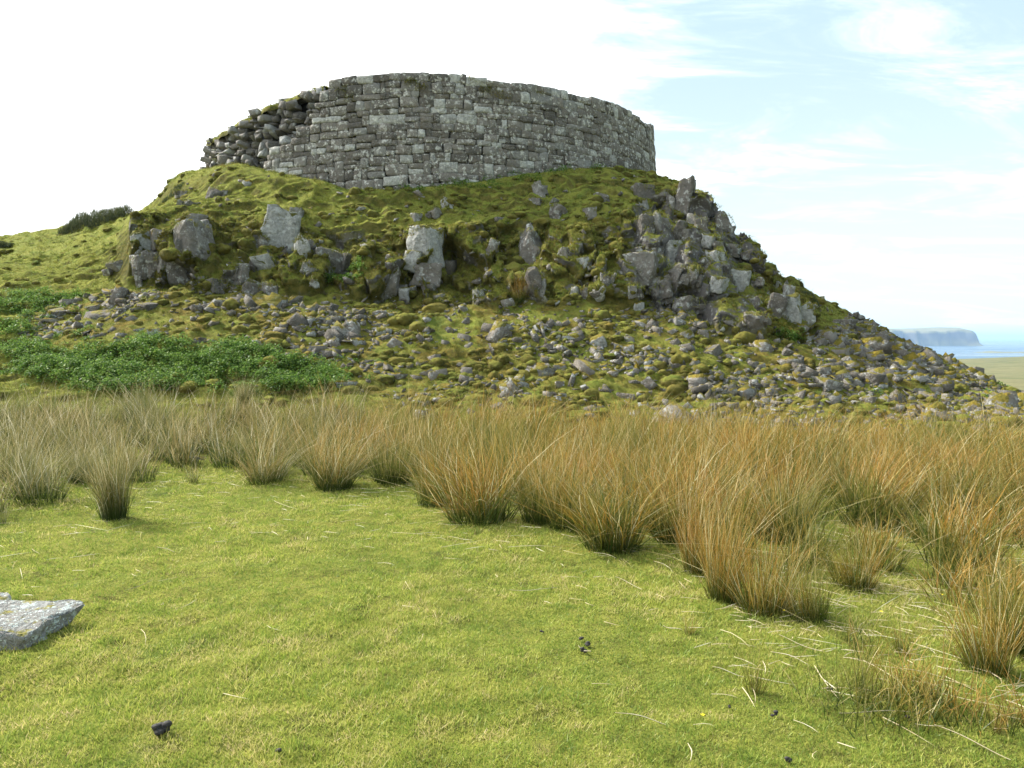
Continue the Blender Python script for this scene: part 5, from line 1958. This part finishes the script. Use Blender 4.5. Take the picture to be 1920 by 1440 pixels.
for i, (u, v, L, a, lb) in enumerate(DS):
    p = cast(u, v)[0]
    rg = np.random.default_rng(2000 + i)
    seg = 7
    bnd = rg.normal(0, 0.25)
    n = 14
    # a thin three-sided stem
    tt = np.linspace(-0.5, 0.5, n)
    x = tt * L
    y = bnd * L * (tt ** 2 - 0.1)
    zz = 0.024 + 0.006 * np.sin(tt * 5 + i)
    rad = 0.0024 * (1 - 0.5 * np.abs(tt))
    ring = []
    for k in range(3):
        an = k * 2.094
        ring.append(np.stack([x, y + rad * math.cos(an), zz + rad * math.sin(an)], -1))
    R = np.array(ring)
    idx = np.arange(3 * n).reshape(3, n)
    nx = np.roll(idx, -1, axis=0)
    q = np.stack([idx[:, :-1], idx[:, 1:], nx[:, 1:], nx[:, :-1]], -1).reshape(-1, 4)
    me = mesh_np('dead_stem', R.reshape(-1, 3), quads=q, attrs={'t': np.tile(np.linspace(0, 1, n), 3), 'rnd': np.full(3 * n, rg.uniform(0.4, 1))})
    o = link('dead_stem', me, M['straw'])
    o.location = p
    # the angle read off the picture, laid down on the ground
    o.rotation_euler = (0, 0, math.atan2(math.sin(-a) * -2.6, math.cos(a)))
    tag(o, lb, 'dead stem', 'dead rush stems lying on the lawn')


def litter():
    rg = np.random.default_rng(90)
    w = (QP[..., 1] > 2.2) * (QP[..., 1] < 9.5) * (QU > -60) * (QU < 1990) / np.maximum(QD, 2)
    low = np.interp(QU, [0, 270, 420, 700, 930, 1200, 1350, 1560, 1920], [985, 920, 910, 920, 985, 1040, 1140, 1200, 1330])
    near_edge = np.exp(-np.maximum(QV - low, 0) / 60.0)
    w = w * (0.012 + 0.7 * near_edge + 0.75 * sstep(1250, 1500, QU) * sstep(1420, 1250, QV - 0.0 * QU))
    n = 2100
    P, N_, _ = sample_hill(n, w, rg)
    a = rg.normal(-0.4, 0.9, n)
    d = np.stack([np.cos(a), np.sin(a) * 1.0, rg.uniform(-0.02, 0.12, n)], -1)
    d /= np.linalg.norm(d, axis=1, keepdims=True)
    side = np.stack([-d[:, 1], d[:, 0], 0.6 + 0 * a], -1)
    side /= np.linalg.norm(side, axis=1, keepdims=True)
    L = rg.gamma(3, 0.035, n) + 0.03
    pk = ribbons(P + np.array([0, 0, 0.018]), d, L, rg.uniform(0.0022, 0.0042, n), np.stack([rg.normal(0, 0.3, n), rg.normal(0, 0.3, n), -0.05 + 0 * a], -1), rg.random(n), 3, side=side, rg=rg, tip=0.5)
    o = link('rush_litter', ribbon_mesh('rush_litter', [pk]), M['straw'])
    tag(o, 'bleached broken rush stems littering the turf', 'litter', kind='stuff')
    # low tufts of longer grass and thin young rushes in the lower right
    w = (QP[..., 1] > 2.4) * (QP[..., 1] < 7.5) * sstep(low - 20, low + 20, QV) * sstep(1330, 1650, QU + 0.6 * (QV - 1100) * -1) * (QU < 2050)
    cl = fbm(QP[..., 0] * 2.2, QP[..., 1] * 2.2, 0 * QU, 3, 331)
    n = 850
    P, _, _ = sample_hill(n, w * sstep(-0.05, 0.4, cl) * sstep(1420, 1250, QV), rg)
    d = rg.normal(scale=0.32, size=(n, 3)) + np.array([0, 0, 1.0])
    d /= np.linalg.norm(d, axis=1, keepdims=True)
    pk = ribbons(P, d, rg.gamma(3, 0.05, n) + 0.05, rg.uniform(0.003, 0.0045, n), rg.normal(scale=0.35, size=(n, 3)) + np.array([0, 0, -0.2]),
                 np.clip(rg.normal(0.6, 0.25, n), 0, 1), 3, rg=rg)
    o = link('young_rushes', ribbon_mesh('young_rushes', [pk]), M['rush'])
    tag(o, 'thin scattered rush stems coming up through the turf at right', 'rushes', kind='stuff')


litter()

# buttercups
t = NT('petal')
M['petal'] = t.done(t.bsdf((0.75, 0.60, 0.02), 0.5))
for (u, v, lb) in ((1470, 1160, 'tiny yellow flower at the foot of the low tawny rush clump'), (1765, 1129, 'tiny yellow flower at the end of the longest dead stem'),
                   (1652, 1162, 'tiny yellow flower in the rough grass right of the low clumps'), (1317, 1361, 'tiny yellow flower in the open lawn at lower right')):
    p = cast(u, v)[0]
    root = empty('buttercup', p)
    tag(root, lb, 'flower', 'yellow flowers in the grass')
    VV, TT = [], []
    for k in range(5):
        a = k * 1.2566
        b = len(VV)
        for (r, da, z) in ((0.0, 0, 0.0), (0.007, -0.5, 0.003), (0.012, 0.0, 0.005), (0.007, 0.5, 0.003)):
            VV.append((r * math.cos(a + da), r * math.sin(a + da), 0.045 + z))
        TT += [(b, b + 1, b + 2, b + 3)]
    link('petals', mesh_np('petals', VV, quads=TT), M['petal'], root)
    link('stalk', mesh_np('stalk', [(-0.001, 0, 0), (0.001, 0, 0), (0.001, 0, 0.045), (-0.001, 0, 0.045), (0, -0.001, 0), (0, 0.001, 0), (0, 0.001, 0.045), (0, -0.001, 0.045)],
                          quads=[(0, 1, 2, 3), (4, 5, 6, 7)], attrs={'t': [0, 0, 1, 1] * 2, 'rnd': [0.3] * 8}), M['lawn'], root)
